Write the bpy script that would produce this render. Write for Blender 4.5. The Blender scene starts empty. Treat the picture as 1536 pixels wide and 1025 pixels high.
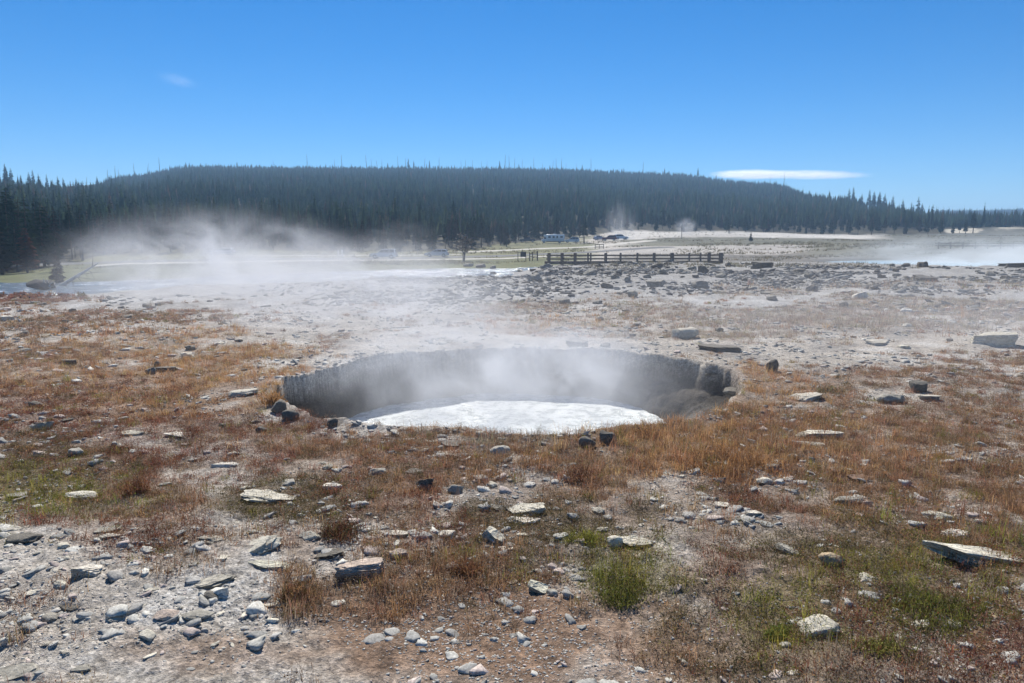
import bpy, bmesh, math, numpy as np
from mathutils import Vector, Matrix, noise as mnoise

D = bpy.data
S = bpy.context.scene
COL = S.collection
R = np.random.default_rng(11)
PI = math.pi

# ------------------------------------------------------------------ camera
F = 1536 * 26.0 / 36.0          # focal length in pixels of the photograph
CAMZ, HOR = 2.4, 360.0
PITCH = math.atan((512.5 - HOR) / F)
cam_d = D.cameras.new('camera'); cam_d.lens = 26.0; cam_d.sensor_width = 36.0
cam_d.clip_start = 0.05; cam_d.clip_end = 30000
cam = D.objects.new('camera', cam_d); COL.objects.link(cam)
cam.location = (0, 0, CAMZ); cam.rotation_euler = (PI / 2 - PITCH, 0, 0)
S.camera = cam

# ------------------------------------------------------------------ helpers
def tag(o, label=None, cat=None, group=None, kind=None):
    if label: o['label'] = label
    if cat: o['category'] = cat
    if group: o['group'] = group
    if kind: o['kind'] = kind
    return o

def link(name, me, mat=None, parent=None, loc=None):
    o = D.objects.new(name, me); COL.objects.link(o)
    if mat is not None and me is not None and not me.materials:
        me.materials.append(mat)
    if parent is not None: o.parent = parent
    if loc is not None: o.location = loc
    return o

def empty(name, loc=(0, 0, 0), rz=0.0, label=None, cat=None, group=None):
    o = D.objects.new(name, None); COL.objects.link(o)
    o.location = loc; o.rotation_euler = (0, 0, rz); o.empty_display_size = 0.2
    return tag(o, label, cat, group)

def np_mesh(name, V, faces, col=None, smooth=False, attr='Col'):
    """V (n,3); faces: list of int arrays (m,k)."""
    me = D.meshes.new(name)
    V = np.asarray(V, dtype=np.float32)
    me.vertices.add(len(V)); me.vertices.foreach_set('co', V.ravel())
    idx = np.concatenate([f.ravel() for f in faces]).astype(np.int32)
    tot = np.concatenate([np.full(len(f), f.shape[1], dtype=np.int32) for f in faces])
    start = np.concatenate([[0], np.cumsum(tot)[:-1]]).astype(np.int32)
    me.loops.add(len(idx)); me.loops.foreach_set('vertex_index', idx)
    me.polygons.add(len(tot)); me.polygons.foreach_set('loop_start', start)
    if smooth:
        me.polygons.foreach_set('use_smooth', np.ones(len(tot), dtype=bool))
    if col is not None:
        a = me.attributes.new(attr, 'FLOAT_COLOR', 'POINT')
        c = np.ones((len(V), 4), dtype=np.float32); c[:, :3] = col
        a.data.foreach_set('color', c.ravel())
    me.update(calc_edges=True)
    return me

def bm_mesh(name, bm, smooth_angle=None):
    me = D.meshes.new(name); bm.normal_update(); bm.to_mesh(me); bm.free()
    if smooth_angle is not None:
        for p in me.polygons: p.use_smooth = True
        me.set_sharp_from_angle(angle=math.radians(smooth_angle))
    return me

def add_box(bm, c, s, rot=None, bevel=0.0):
    b = bmesh.ops.create_cube(bm, size=1.0)
    vs = b['verts']
    bmesh.ops.scale(bm, vec=s, verts=vs)
    if bevel > 0:
        es = list({e for v in vs for e in v.link_edges})
        r = bmesh.ops.bevel(bm, geom=es, offset=bevel, segments=2, affect='EDGES', profile=0.5)
        vs = list({v for f in r['faces'] for v in f.verts} | {v for v in vs if v.is_valid})
    if rot is not None: bmesh.ops.rotate(bm, cent=(0, 0, 0), matrix=rot, verts=vs)
    bmesh.ops.translate(bm, vec=c, verts=vs)
    return vs

def add_tube(bm, pts, rad, n=6, cap=True):
    """tapered tube through pts with radii rad."""
    rings = []
    P = [Vector(p) for p in pts]
    for i, p in enumerate(P):
        d = (P[min(i + 1, len(P) - 1)] - P[max(i - 1, 0)]).normalized()
        a = d.orthogonal().normalized(); b = d.cross(a)
        rings.append([bm.verts.new(p + (a * math.cos(2 * PI * k / n) + b * math.sin(2 * PI * k / n)) * rad[i]) for k in range(n)])
    for i in range(len(P) - 1):
        for k in range(n):
            bm.faces.new((rings[i][k], rings[i][(k + 1) % n], rings[i + 1][(k + 1) % n], rings[i + 1][k]))
    if cap:
        bm.faces.new(rings[0][::-1]); bm.faces.new(rings[-1])

def add_prism(bm, prof, y0, y1):
    """prof (x,z) polygon extruded along y."""
    a = [bm.verts.new((x, y0, z)) for x, z in prof]; b = [bm.verts.new((x, y1, z)) for x, z in prof]
    n = len(prof)
    bm.faces.new(a); bm.faces.new(b[::-1])
    for i in range(n):
        bm.faces.new((a[i], b[i], b[(i + 1) % n], a[(i + 1) % n]))

# ------------------------------------------------------------------ noise
def _h(ix, iy, seed):
    h = (ix.astype(np.int64) * 374761393 + iy.astype(np.int64) * 668265263 + seed * 974711) & 0xffffffff
    h = ((h ^ (h >> 13)) * 1274126177) & 0xffffffff
    h = ((h ^ (h >> 16)) * 2246822519) & 0xffffffff
    return ((h ^ (h >> 15)) & 0xffff) / 65535.0

def vnoise(x, y, seed=0):
    xi = np.floor(x); yi = np.floor(y); fx = x - xi; fy = y - yi
    fx = fx * fx * fx * (fx * (fx * 6 - 15) + 10); fy = fy * fy * fy * (fy * (fy * 6 - 15) + 10)
    a = _h(xi, yi, seed); b = _h(xi + 1, yi, seed); c = _h(xi, yi + 1, seed); d = _h(xi + 1, yi + 1, seed)
    return (a * (1 - fx) + b * fx) * (1 - fy) + (c * (1 - fx) + d * fx) * fy

def fbm(x, y, scale, oct=4, seed=0, gain=0.5):
    """-1..1"""
    t = 0; amp = 1; tot = 0; s = scale
    for o in range(oct):
        ang = 0.7 * o
        xx = (x * math.cos(ang) - y * math.sin(ang)) / s + 17.3 * o; yy = (x * math.sin(ang) + y * math.cos(ang)) / s - 9.1 * o
        t = t + amp * (vnoise(xx, yy, seed + o) * 2 - 1); tot += amp; amp *= gain; s *= 0.5
    return t / tot

def sstep(a, b, x):
    t = np.clip((x - a) / (b - a), 0, 1)
    return t * t * (3 - 2 * t)

# ------------------------------------------------------------------ terrain
def rim_pt(px, py):
    d = CAMZ * F / (py - HOR)
    return ((px - 768) / F * d, d)
PIT_C = (0.0, 12.3)
_rim = [rim_pt(*p) for p in [(700, 525), (800, 524), (900, 528), (1005, 541), (1095, 558), (1124, 582), (1112, 605), (1062, 632), (950, 650), (860, 664),
                             (760, 660), (690, 652), (600, 650), (490, 642), (428, 619), (409, 592), (420, 572), (495, 552), (600, 535)]]
_ra = np.array([math.atan2(y - PIT_C[1], x - PIT_C[0]) for x, y in _rim]); _rr = np.array([math.hypot(x - PIT_C[0], y - PIT_C[1]) for x, y in _rim])
_o = np.argsort(_ra); _ra = _ra[_o]; _rr = _rr[_o]
_ra3 = np.concatenate([_ra - 2 * PI, _ra, _ra + 2 * PI]); _rr3 = np.tile(_rr, 3)
WATER_Z = -0.97
def pit_radius(th):
    return np.interp(th, _ra3, _rr3)
def pit_slope_width(th):
    # the right-hand side of the pit slumps more gently than the rest
    right = np.exp(-((np.angle(np.exp(1j * (th - 0.15)))) / 0.55) ** 2)
    return 0.40 + 1.0 * right

COLS = {
    -600: [(32, 0), (36, -.35), (41, -1.7), (58, -1.7), (64, -1.6), (105, -2.2), (130, -1), (250, 12), (500, 40), (1200, 66), (4000, 66)],
    0: [(32, 0), (36, -.35), (41, -1.7), (58, -1.7), (64, -1.6), (105, -2.2), (130, -1), (250, 10), (500, 34), (1200, 64), (4000, 64)],
    130: [(33, 0), (37, -.3), (43, -1.6), (61, -1.6), (68, -1.4), (110, -1.5), (140, -.9), (280, 9), (560, 34), (1150, 84), (4000, 80)],
    200: [(36, 0), (40, -.3), (46, -1.5), (66, -1.5), (72, -1.1), (115, -1.2), (150, -.8), (300, 9), (600, 38), (1150, 92), (4000, 90)],
    300: [(40, 0), (45, -.3), (51, -1.5), (72, -1.5), (80, -1.1), (120, -1.2), (155, -.8), (300, 9), (600, 43), (1150, 107.5), (4000, 100)],
    600: [(44, 0), (50, -.2), (57, -1.5), (90, -1.5), (98, -1.0), (138, -1.2), (160, -.9), (190, -.3), (300, 7), (1200, 110), (4000, 100)],
    740: [(48, 0), (52, -.3), (58, -1.4), (88, -1.4), (93, -1.0), (140, -1.1), (200, 0), (270, 2), (330, 6), (1200, 109), (4000, 100)],
    835: [(60, 0), (72, -.15), (79, -.2), (83, -1.3), (95, -1.3), (101, -.8), (150, -.7), (200, .25), (255, 1.25), (300, 3.2), (1200, 107), (4000, 100)],
    1000: [(70, 0), (80, 0), (110, -.3), (150, -.2), (200, 1.0), (260, 2.3), (300, 5.1), (340, 5.4), (420, 12), (1200, 99.6), (4000, 95)],
    1150: [(66, 0), (78, -.1), (100, -.3), (150, -.2), (200, 1.1), (260, 2.4), (300, 4.9), (340, 5.2), (420, 10), (1100, 77), (4000, 72)],
    1250: [(63, 0), (74, -.2), (100, -.3), (125, .4), (200, 1.2), (260, 2.3), (320, 4.2), (420, 9), (720, 38), (1500, 45), (4000, 45)],
    1300: [(62, 0), (72, -.3), (110, -.2), (125, .8), (200, 1.2), (260, 2.2), (330, 4.2), (420, 9), (680, 28), (1500, 36), (4000, 50)],
    1400: [(62, 0), (72, -.3), (108, -.2), (118, .9), (200, 1.2), (260, 2.2), (340, 4.5), (400, 8), (650, 17.5), (1000, 22), (2000, 78), (4000, 78)],
    1536: [(62, 0), (72, -.3), (108, -.2), (116, 1.0), (200, 1.4), (260, 2.4), (340, 5), (400, 9), (700, 15), (1000, 22), (2000, 83), (4000, 80)],
    2100: [(62, 0), (72, -.3), (108, -.2), (116, 1.0), (200, 1.4), (260, 2.4), (340, 5), (400, 9), (700, 15), (1000, 22), (2000, 83), (4000, 80)],
}
_cu = np.array(sorted(COLS), dtype=float)
_ld = np.concatenate([np.linspace(0, 200, 401), np.geomspace(201, 6000, 300)])
def _smooth_row(pts):
    z = np.interp(_ld, [0] + [p[0] for p in pts], [0] + [p[1] for p in pts])
    for _ in range(3):
        z[1:-1] = (z[:-2] + 2 * z[1:-1] + z[2:]) / 4
    return z
_tab = np.array([_smooth_row(COLS[int(u)]) for u in _cu])

def base_z(x, y):
    yy = np.maximum(y, 1.0)
    u = np.clip(768 + F * x / yy, -600, 2100)
    di = np.interp(y, _ld, np.arange(len(_ld)))
    i0 = np.clip(di.astype(int), 0, len(_ld) - 2); fd = di - i0
    ci = np.interp(u, _cu, np.arange(len(_cu)))
    c0 = np.clip(ci.astype(int), 0, len(_cu) - 2); fc = ci - c0
    fc = fc * fc * (3 - 2 * fc)
    z = (_tab[c0, i0] * (1 - fd) + _tab[c0, i0 + 1] * fd) * (1 - fc) + (_tab[c0 + 1, i0] * (1 - fd) + _tab[c0 + 1, i0 + 1] * fd) * fc
    return np.where(y > 20, z, 0.0)

POOL_C, POOL_R = (62.0, 92.0), (24.0, 17.0)       # the blue pool off to the right
def gz(x, y, fine=True):
    x = np.asarray(x, dtype=float); y = np.asarray(y, dtype=float)
    z = base_z(x, y)
    r = np.hypot(x, y)
    # medium relief
    z = z + 0.085 * fbm(x, y, 2.6, 3, 5) * sstep(1.5, 4, r) * (1 - sstep(60, 90, r))
    rock = sstep(18, 34, y) * (1 - sstep(78, 88, y)) * sstep(-9, 0, x)
    z = z + rock * 0.30 * (np.abs(fbm(x, y, 3.2, 4, 21)) - 0.22)
    z = z + sstep(120, 500, r) * 3.0 * fbm(x, y, 90, 3, 8)
    # blue pool
    e = np.hypot((x - POOL_C[0]) / POOL_R[0], (y - POOL_C[1]) / POOL_R[1]) + 0.12 * fbm(x, y, 12, 2, 9)
    z = z - 0.8 * (1 - sstep(0.88, 1.0, e))
    if fine:
        z = z + (0.030 * fbm(x, y, 0.55, 3, 31) + 0.012 * fbm(x, y, 0.12, 3, 37)) * (1 - sstep(25, 60, r))
        z = z + 0.02 * np.maximum(0, fbm(x, y, 0.22, 2, 41) - .1) * (1 - sstep(15, 30, r))
        z = z + (0.022 * np.abs(fbm(x, y, 0.10, 2, 43)) + 0.010 * np.abs(fbm(x, y, 0.045, 2, 47))) * (1 - sstep(6, 16, r)) * sstep(-.3, .4, fbm(x, y, 1.3, 3, 49))
    # hot spring pit
    dx = x - PIT_C[0]; dy = y - PIT_C[1]
    th = np.arctan2(dy, dx); rr = np.hypot(dx, dy)
    rn = pit_radius(th) + 0.21 * fbm(x, y, 0.85, 4, 51, .55)
    ins = (rn - rr) / pit_slope_width(th)
    drop = 0.46 * sstep(0.0, 0.16, ins) + 0.85 * sstep(0.12, 1.1, ins) + 0.3 * sstep(1.0, 2.0, ins)
    shelf = np.exp(-(((x - 3.1) / 0.55) ** 2 + ((y - 12.9) / 0.6) ** 2)) * (1 + .5 * fbm(x, y, .5, 3, 63))
    drop = drop * (1 - 0.10 * shelf)
    z = z - drop + 0.05 * np.exp(-(ins / 0.35) ** 2) * (ins < 0.05)
    wall = (ins > 0.02) & (ins < 1.2)
    led = (np.abs(((-drop * 5.5 + .8 * fbm(x, y, 1.2, 2, 65)) % 1.0) - .5) - .25) * .12
    z = np.where(wall, z + 0.05 * fbm(x, y, 0.6, 3, 61) + led * .6, z)
    return z

def pit_inside(x, y):
    dx = x - PIT_C[0]; dy = y - PIT_C[1]
    return (pit_radius(np.arctan2(dy, dx)) + 0.21 * fbm(x, y, 0.85, 4, 51, .55) - np.hypot(dx, dy)) / pit_slope_width(np.arctan2(dy, dx))

def ray(px, py):
    u = (px - 768) / F; v = (512.5 - py) / F
    c, s = math.cos(PITCH), math.sin(PITCH)
    return np.array([u, c + v * s, -s + v * c])
_ts = np.geomspace(2.0, 1800, 2600)
def cast(px, py):
    """the ground point seen at a photograph pixel"""
    d = ray(px, py); P = d[None, :] * _ts[:, None] + np.array([0, 0, CAMZ])
    below = P[:, 2] < gz(P[:, 0], P[:, 1], False)
    i = int(np.argmax(below)) if below.any() else len(_ts) - 1
    i = max(i, 1)
    lo, hi = _ts[i - 1], _ts[i]
    for _ in range(14):
        m = (lo + hi) / 2; p = d * m + np.array([0, 0, CAMZ])
        if p[2] < float(gz(p[0:1], p[1:2], False)[0]): hi = m
        else: lo = m
    p = d * hi + np.array([0, 0, CAMZ])
    return float(p[0]), float(p[1])
def at_depth(px, dist):
    """the ground point in the direction of column px at a given depth"""
    x = (px - 768) / F * dist
    return x, dist, float(gz(np.array([x]), np.array([dist]))[0])
def gz1(x, y):
    return float(gz(np.array([float(x)]), np.array([float(y)]))[0])

# ------------------------------------------------------------------ vegetation patches (world fixed; listed by where they sit on the flat)
# types: r red-brown, o straw orange, b dull brown, g yellow green, d dark olive, y grey brown
PATCH = [
    (90, 600, 210, 28, 'r', .9), (300, 548, 120, 24, 'o', .85), (150, 640, 210, 36, 'r', .8), (230, 610, 130, 26, 'o', .7), (60, 690, 110, 34, 'd', .9), (60, 740, 130, 34, 'g', .85), (180, 700, 90, 34, 'r', .9),
    (330, 690, 110, 38, 'r', .75), (235, 760, 60, 30, 'b', .7), (250, 825, 110, 40, 'r', .65), (460, 760, 110, 52, 'd', .95), (560, 735, 90, 50, 'r', .7), (600, 770, 60, 40, 'b', .6), (700, 700, 160, 36, 'b', .75), (560, 668, 190, 16, 'b', .8),
    (440, 645, 60, 22, 'r', .8), (740, 668, 120, 10, 'y', .8), (620, 652, 170, 12, 'b', .95), (820, 668, 110, 10, 'b', .9), (480, 655, 60, 16, 'r', .8), (850, 695, 90, 36, 'b', .85), (900, 740, 90, 36, 'b', .7), (1050, 680, 140, 54, 'o', .95), (990, 650, 70, 22, 'o', .9), (1200, 655, 240, 44, 'b', .75), (1420, 645, 180, 50, 'b', .8), (1120, 620, 120, 22, 'o', .6),
    (1350, 710, 260, 60, 'b', .85), (1500, 760, 100, 60, 'b', .8), (1110, 745, 130, 44, 'r', .8), (970, 770, 60, 44, 'd', .6), (930, 865, 100, 50, 'g', .85), (830, 800, 130, 50, 'd', .85), (690, 835, 160, 30, 'b', .85), (560, 900, 120, 20, 'b', .35),
    (700, 865, 150, 26, 'b', .7), (1360, 890, 180, 66, 'g', .9), (1190, 925, 110, 60, 'g', .8), (1230, 830, 180, 50, 'd', .85), (1450, 960, 200, 90, 'r', .85), (1200, 985, 180, 50, 'd', .8), (1010, 940, 80, 40, 'd', .55), (1080, 860, 60, 40, 'r', .5), (1010, 990, 60, 40, 'b', .5),
    (440, 880, 34, 34, 'b', .9), (640, 800, 60, 30, 'r', .6), (100, 780, 90, 20, 'r', .5), (1290, 770, 150, 40, 'b', .8), (960, 700, 60, 40, 'b', .7),
    (80, 487, 150, 20, 'b', .75), (230, 480, 120, 12, 'b', .6), (150, 520, 200, 22, 'o', .45), (40, 540, 110, 24, 'b', .6), (400, 530, 90, 12, 'o', .5), (340, 575, 120, 20, 'o', .7), (30, 452, 120, 7, 'r', .8), (320, 500, 70, 10, 'o', .55),
    (1240, 475, 270, 24, 'y', .8), (1000, 476, 130, 20, 'y', .7), (1420, 462, 170, 18, 'y', .7), (850, 485, 100, 14, 'o', .4), (780, 462, 80, 8, 'y', .6), (1450, 575, 100, 34, 'b', .6), (1170, 585, 90, 26, 'o', .6), (1300, 575, 70, 20, 'b', .5), (60, 575, 160, 30, 'o', .6), (380, 560, 100, 20, 'o', .7), (1250, 690, 200, 40, 'o', .55), (1150, 640, 150, 26, 'o', .7), (1330, 620, 200, 24, 'b', .7), (1500, 620, 90, 40, 'b', .6), (1050, 500, 120, 8, 'y', .5),
    (1130, 440, 90, 8, 'y', .35), (1720, 680, 200, 90, 'b', .8), (1700, 900, 190, 110, 'r', .8), (1750, 560, 180, 40, 'b', .6), (-140, 640, 170, 60, 'r', .8), (-160, 800, 170, 60, 'g', .6), (-150, 500, 160, 30, 'b', .6), (1400, 430, 160, 8, 'y', .35),
]
VCOL = {'r': (.205, .090, .055), 'o': (.43, .245, .115), 'b': (.285, .170, .098), 'g': (.21, .195, .045), 'd': (.130, .105, .050), 'y': (.30, .235, .17)}
VKEYS = 'robgdy'
def to_px(x, y):
    yy = np.maximum(y, 0.8)
    u = 768 + F * x / yy
    # flat ground: exact projection of the plane through the camera's feet
    c, s = math.cos(PITCH), math.sin(PITCH)
    dep = yy * c + CAMZ * s; up = yy * s - CAMZ * c
    return 768 + F * x / dep, 512.5 - F * up / dep
def veg(x, y):
    """(n, 6) weights of the vegetation types at ground points"""
    x = np.asarray(x, float); y = np.asarray(y, float)
    px, py = to_px(x, y)
    n1 = fbm(x, y, 1.1, 4, 71, .6); n2 = fbm(x, y, .35, 3, 77); n3 = fbm(x, y, 4.0, 3, 79)
    far = sstep(14, 30, y)
    nn = (n1 * (1 - .5 * far) + n3 * .9 * far) * .75 + n2 * .35 * (1 - far)
    W = np.zeros((len(x), 6))
    for (cx, cy, rx, ry, t, w) in PATCH:
        e = np.hypot((px - cx) / rx, (py - cy) / ry)
        m = w * sstep(1.35, .6, e + nn * 1.55)
        k = VKEYS.index(t)
        W[:, k] = np.maximum(W[:, k], m)
    W[:, 2] = np.maximum(W[:, 2], .22 * sstep(.15, .5, n1) * (y < 30))
    ins = pit_inside(x, y)
    W *= (ins < -0.02)[:, None]
    W *= (y < 62)[:, None]
    return W

# bare brown soil patches
SOIL = [(720, 950, 330, 100, .9), (560, 900, 190, 46, .75), (980, 985, 210, 70, .7), (330, 985, 170, 40, .6), (470, 830, 80, 40, .4), (520, 720, 150, 60, .45), (1200, 700, 300, 90, .4), (150, 600, 300, 60, .5), (1300, 900, 300, 120, .6), (90, 700, 160, 60, .6),
        (860, 770, 160, 60, .4), (1160, 575, 160, 20, .35)]

# ------------------------------------------------------------------ materials
def new_mat(name):
    m = D.materials.new(name); m.use_nodes = True
    nt = m.node_tree
    return m, nt, nt.nodes, nt.links, nt.nodes['Principled BSDF']

def simple(name, col, rough=.6, metal=0.0, var=.12, scale=6.0, bump=0.0, spec=.3):
    m, nt, N, L, P = new_mat(name)
    P.inputs['Roughness'].default_value = rough; P.inputs['Metallic'].default_value = metal
    P.inputs['Specular IOR Level'].default_value = spec
    tc = N.new('ShaderNodeTexCoord'); nz = N.new('ShaderNodeTexNoise')
    nz.inputs['Scale'].default_value = scale; nz.inputs['Detail'].default_value = 6
    L.new(tc.outputs['Object'], nz.inputs['Vector'])
    rp = N.new('ShaderNodeMapRange'); rp.inputs[1].default_value = .25; rp.inputs[2].default_value = .75
    rp.inputs[3].default_value = 1 - var; rp.inputs[4].default_value = 1 + var
    L.new(nz.outputs['Fac'], rp.inputs[0])
    mx = N.new('ShaderNodeVectorMath'); mx.operation = 'SCALE'; mx.inputs[0].default_value = col
    L.new(rp.outputs[0], mx.inputs['Scale']); L.new(mx.outputs[0], P.inputs['Base Color'])
    if bump:
        b = N.new('ShaderNodeBump'); b.inputs['Strength'].default_value = bump; b.inputs['Distance'].default_value = .02
        L.new(nz.outputs['Fac'], b.inputs['Height']); L.new(b.outputs[0], P.inputs['Normal'])
    return m

def ground_mat():
    m, nt, N, L, P = new_mat('ground')
    P.inputs['Roughness'].default_value = .95; P.inputs['Specular IOR Level'].default_value = .12
    at = N.new('ShaderNodeAttribute'); at.attribute_name = 'Col'
    tc = N.new('ShaderNodeTexCoord')
    def nz(scale, detail, rough=.6):
        n = N.new('ShaderNodeTexNoise'); n.inputs['Scale'].default_value = scale; n.inputs['Detail'].default_value = detail; n.inputs['Roughness'].default_value = rough
        L.new(tc.outputs['Object'], n.inputs['Vector']); return n
    a = nz(9, 8, .7); b = nz(45, 5, .65)
    vo = N.new('ShaderNodeTexVoronoi'); vo.inputs['Scale'].default_value = 38; L.new(tc.outputs['Object'], vo.inputs['Vector'])
    r1 = N.new('ShaderNodeMapRange'); r1.inputs[1].default_value = .3; r1.inputs[2].default_value = .7; r1.inputs[3].default_value = .55; r1.inputs[4].default_value = 1.4
    L.new(a.outputs['Fac'], r1.inputs[0])
    r2 = N.new('ShaderNodeMapRange'); r2.inputs[1].default_value = .3; r2.inputs[2].default_value = .7; r2.inputs[3].default_value = .6; r2.inputs[4].default_value = 1.35
    L.new(b.outputs['Fac'], r2.inputs[0])
    # crumbs: each voronoi cell its own tone
    sep = N.new('ShaderNodeSeparateColor'); L.new(vo.outputs['Color'], sep.inputs[0])
    r3 = N.new('ShaderNodeMapRange'); r3.inputs[3].default_value = .7; r3.inputs[4].default_value = 1.3; L.new(sep.outputs[0], r3.inputs[0])
    m1 = N.new('ShaderNodeMath'); m1.operation = 'MULTIPLY'; L.new(r1.outputs[0], m1.inputs[0]); L.new(r2.outputs[0], m1.inputs[1])
    m2 = N.new('ShaderNodeMath'); m2.operation = 'MULTIPLY'; L.new(m1.outputs[0], m2.inputs[0]); L.new(r3.outputs[0], m2.inputs[1])
    sc = N.new('ShaderNodeVectorMath'); sc.operation = 'SCALE'; L.new(at.outputs['Color'], sc.inputs[0]); L.new(m2.outputs[0], sc.inputs['Scale'])
    mn = N.new('ShaderNodeVectorMath'); mn.operation = 'MINIMUM'; mn.inputs[1].default_value = (.72, .70, .66); L.new(sc.outputs[0], mn.inputs[0])
    L.new(mn.outputs[0], P.inputs['Base Color'])
    ad = N.new('ShaderNodeMath'); ad.operation = 'ADD'; L.new(a.outputs['Fac'], ad.inputs[0])
    mm = N.new('ShaderNodeMath'); mm.operation = 'MULTIPLY'; mm.inputs[1].default_value = .5; L.new(b.outputs['Fac'], mm.inputs[0]); L.new(mm.outputs[0], ad.inputs[1])
    bp = N.new('ShaderNodeBump'); bp.inputs['Strength'].default_value = .9; bp.inputs['Distance'].default_value = .05
    L.new(ad.outputs[0], bp.inputs['Height']); L.new(bp.outputs[0], P.inputs['Normal'])
    return m

def leaf_mat(name, trans=.45, attr='Col', objrand=False, col=None):
    m = D.materials.new(name); m.use_nodes = True; nt = m.node_tree; N = nt.nodes; L = nt.links
    N.clear()
    out = N.new('ShaderNodeOutputMaterial'); mix = N.new('ShaderNodeMixShader'); mix.inputs[0].default_value = trans
    df = N.new('ShaderNodeBsdfDiffuse'); tr = N.new('ShaderNodeBsdfTranslucent')
    if objrand:
        oi = N.new('ShaderNodeObjectInfo')
        src = oi.outputs['Color']
    else:
        at = N.new('ShaderNodeAttribute'); at.attribute_name = attr; src = at.outputs['Color']
    L.new(src, df.inputs['Color']); L.new(src, tr.inputs['Color'])
    L.new(df.outputs[0], mix.inputs[1]); L.new(tr.outputs[0], mix.inputs[2]); L.new(mix.outputs[0], out.inputs['Surface'])
    return m

def rock_mat(name, striated=False):
    m, nt, N, L, P = new_mat(name)
    P.inputs['Roughness'].default_value = .85; P.inputs['Specular IOR Level'].default_value = .25
    oi = N.new('ShaderNodeObjectInfo'); tc = N.new('ShaderNodeTexCoord'); geo = N.new('ShaderNodeNewGeometry')
    va = N.new('ShaderNodeVectorMath'); va.operation = 'ADD'; L.new(geo.outputs['Position'], va.inputs[0])
    vs = N.new('ShaderNodeVectorMath'); vs.operation = 'SCALE'; vs.inputs[0].default_value = (1, 1, 1); L.new(oi.outputs['Random'], vs.inputs['Scale']); L.new(vs.outputs[0], va.inputs[1])
    n1 = N.new('ShaderNodeTexNoise'); n1.inputs['Scale'].default_value = 9; n1.inputs['Detail'].default_value = 9; n1.inputs['Roughness'].default_value = .68; L.new(va.outputs[0], n1.inputs['Vector'])
    n2 = N.new('ShaderNodeTexNoise'); n2.inputs['Scale'].default_value = 60; n2.inputs['Detail'].default_value = 5; L.new(va.outputs[0], n2.inputs['Vector'])
    r1 = N.new('ShaderNodeMapRange'); r1.inputs[1].default_value = .3; r1.inputs[2].default_value = .7; r1.inputs[3].default_value = .55; r1.inputs[4].default_value = 1.35; L.new(n1.outputs['Fac'], r1.inputs[0])
    r2 = N.new('ShaderNodeMapRange'); r2.inputs[1].default_value = .3; r2.inputs[2].default_value = .7; r2.inputs[3].default_value = .75; r2.inputs[4].default_value = 1.25; L.new(n2.outputs['Fac'], r2.inputs[0])
    mm = N.new('ShaderNodeMath'); mm.operation = 'MULTIPLY'; L.new(r1.outputs[0], mm.inputs[0]); L.new(r2.outputs[0], mm.inputs[1])
    sc = N.new('ShaderNodeVectorMath'); sc.operation = 'SCALE'; L.new(oi.outputs['Color'], sc.inputs[0]); L.new(mm.outputs[0], sc.inputs['Scale'])
    L.new(sc.outputs[0], P.inputs['Base Color'])
    h = N.new('ShaderNodeMath'); h.operation = 'MULTIPLY_ADD'; h.inputs[1].default_value = .35; L.new(n2.outputs['Fac'], h.inputs[0]); L.new(n1.outputs['Fac'], h.inputs[2])
    if striated:
        wv = N.new('ShaderNodeTexWave'); wv.wave_type = 'BANDS'; wv.bands_direction = 'Z'; wv.inputs['Scale'].default_value = 2.2; wv.inputs['Distortion'].default_value = 7; wv.inputs['Detail'].default_value = 4
        L.new(tc.outputs['Object'], wv.inputs['Vector'])
        h2 = N.new('ShaderNodeMath'); h2.operation = 'MULTIPLY_ADD'; h2.inputs[1].default_value = .6; L.new(wv.outputs['Fac'], h2.inputs[0]); L.new(h.outputs[0], h2.inputs[2]); h = h2
    bp = N.new('ShaderNodeBump'); bp.inputs['Strength'].default_value = .8; bp.inputs['Distance'].default_value = .025
    L.new(h.outputs[0], bp.inputs['Height']); L.new(bp.outputs[0], P.inputs['Normal'])
    return m

def attr_mat(name, rough=.9, spec=.15, bump=0):
    m, nt, N, L, P = new_mat(name)
    P.inputs['Roughness'].default_value = rough; P.inputs['Specular IOR Level'].default_value = spec
    at = N.new('ShaderNodeAttribute'); at.attribute_name = 'Col'
    tc = N.new('ShaderNodeTexCoord'); nz = N.new('ShaderNodeTexNoise'); nz.inputs['Scale'].default_value = 70; nz.inputs['Detail'].default_value = 4; L.new(tc.outputs['Object'], nz.inputs['Vector'])
    r = N.new('ShaderNodeMapRange'); r.inputs[1].default_value = .3; r.inputs[2].default_value = .7; r.inputs[3].default_value = .65; r.inputs[4].default_value = 1.3; L.new(nz.outputs['Fac'], r.inputs[0])
    sc = N.new('ShaderNodeVectorMath'); sc.operation = 'SCALE'; L.new(at.outputs['Color'], sc.inputs[0]); L.new(r.outputs[0], sc.inputs['Scale']); L.new(sc.outputs[0], P.inputs['Base Color'])
    return m

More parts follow.
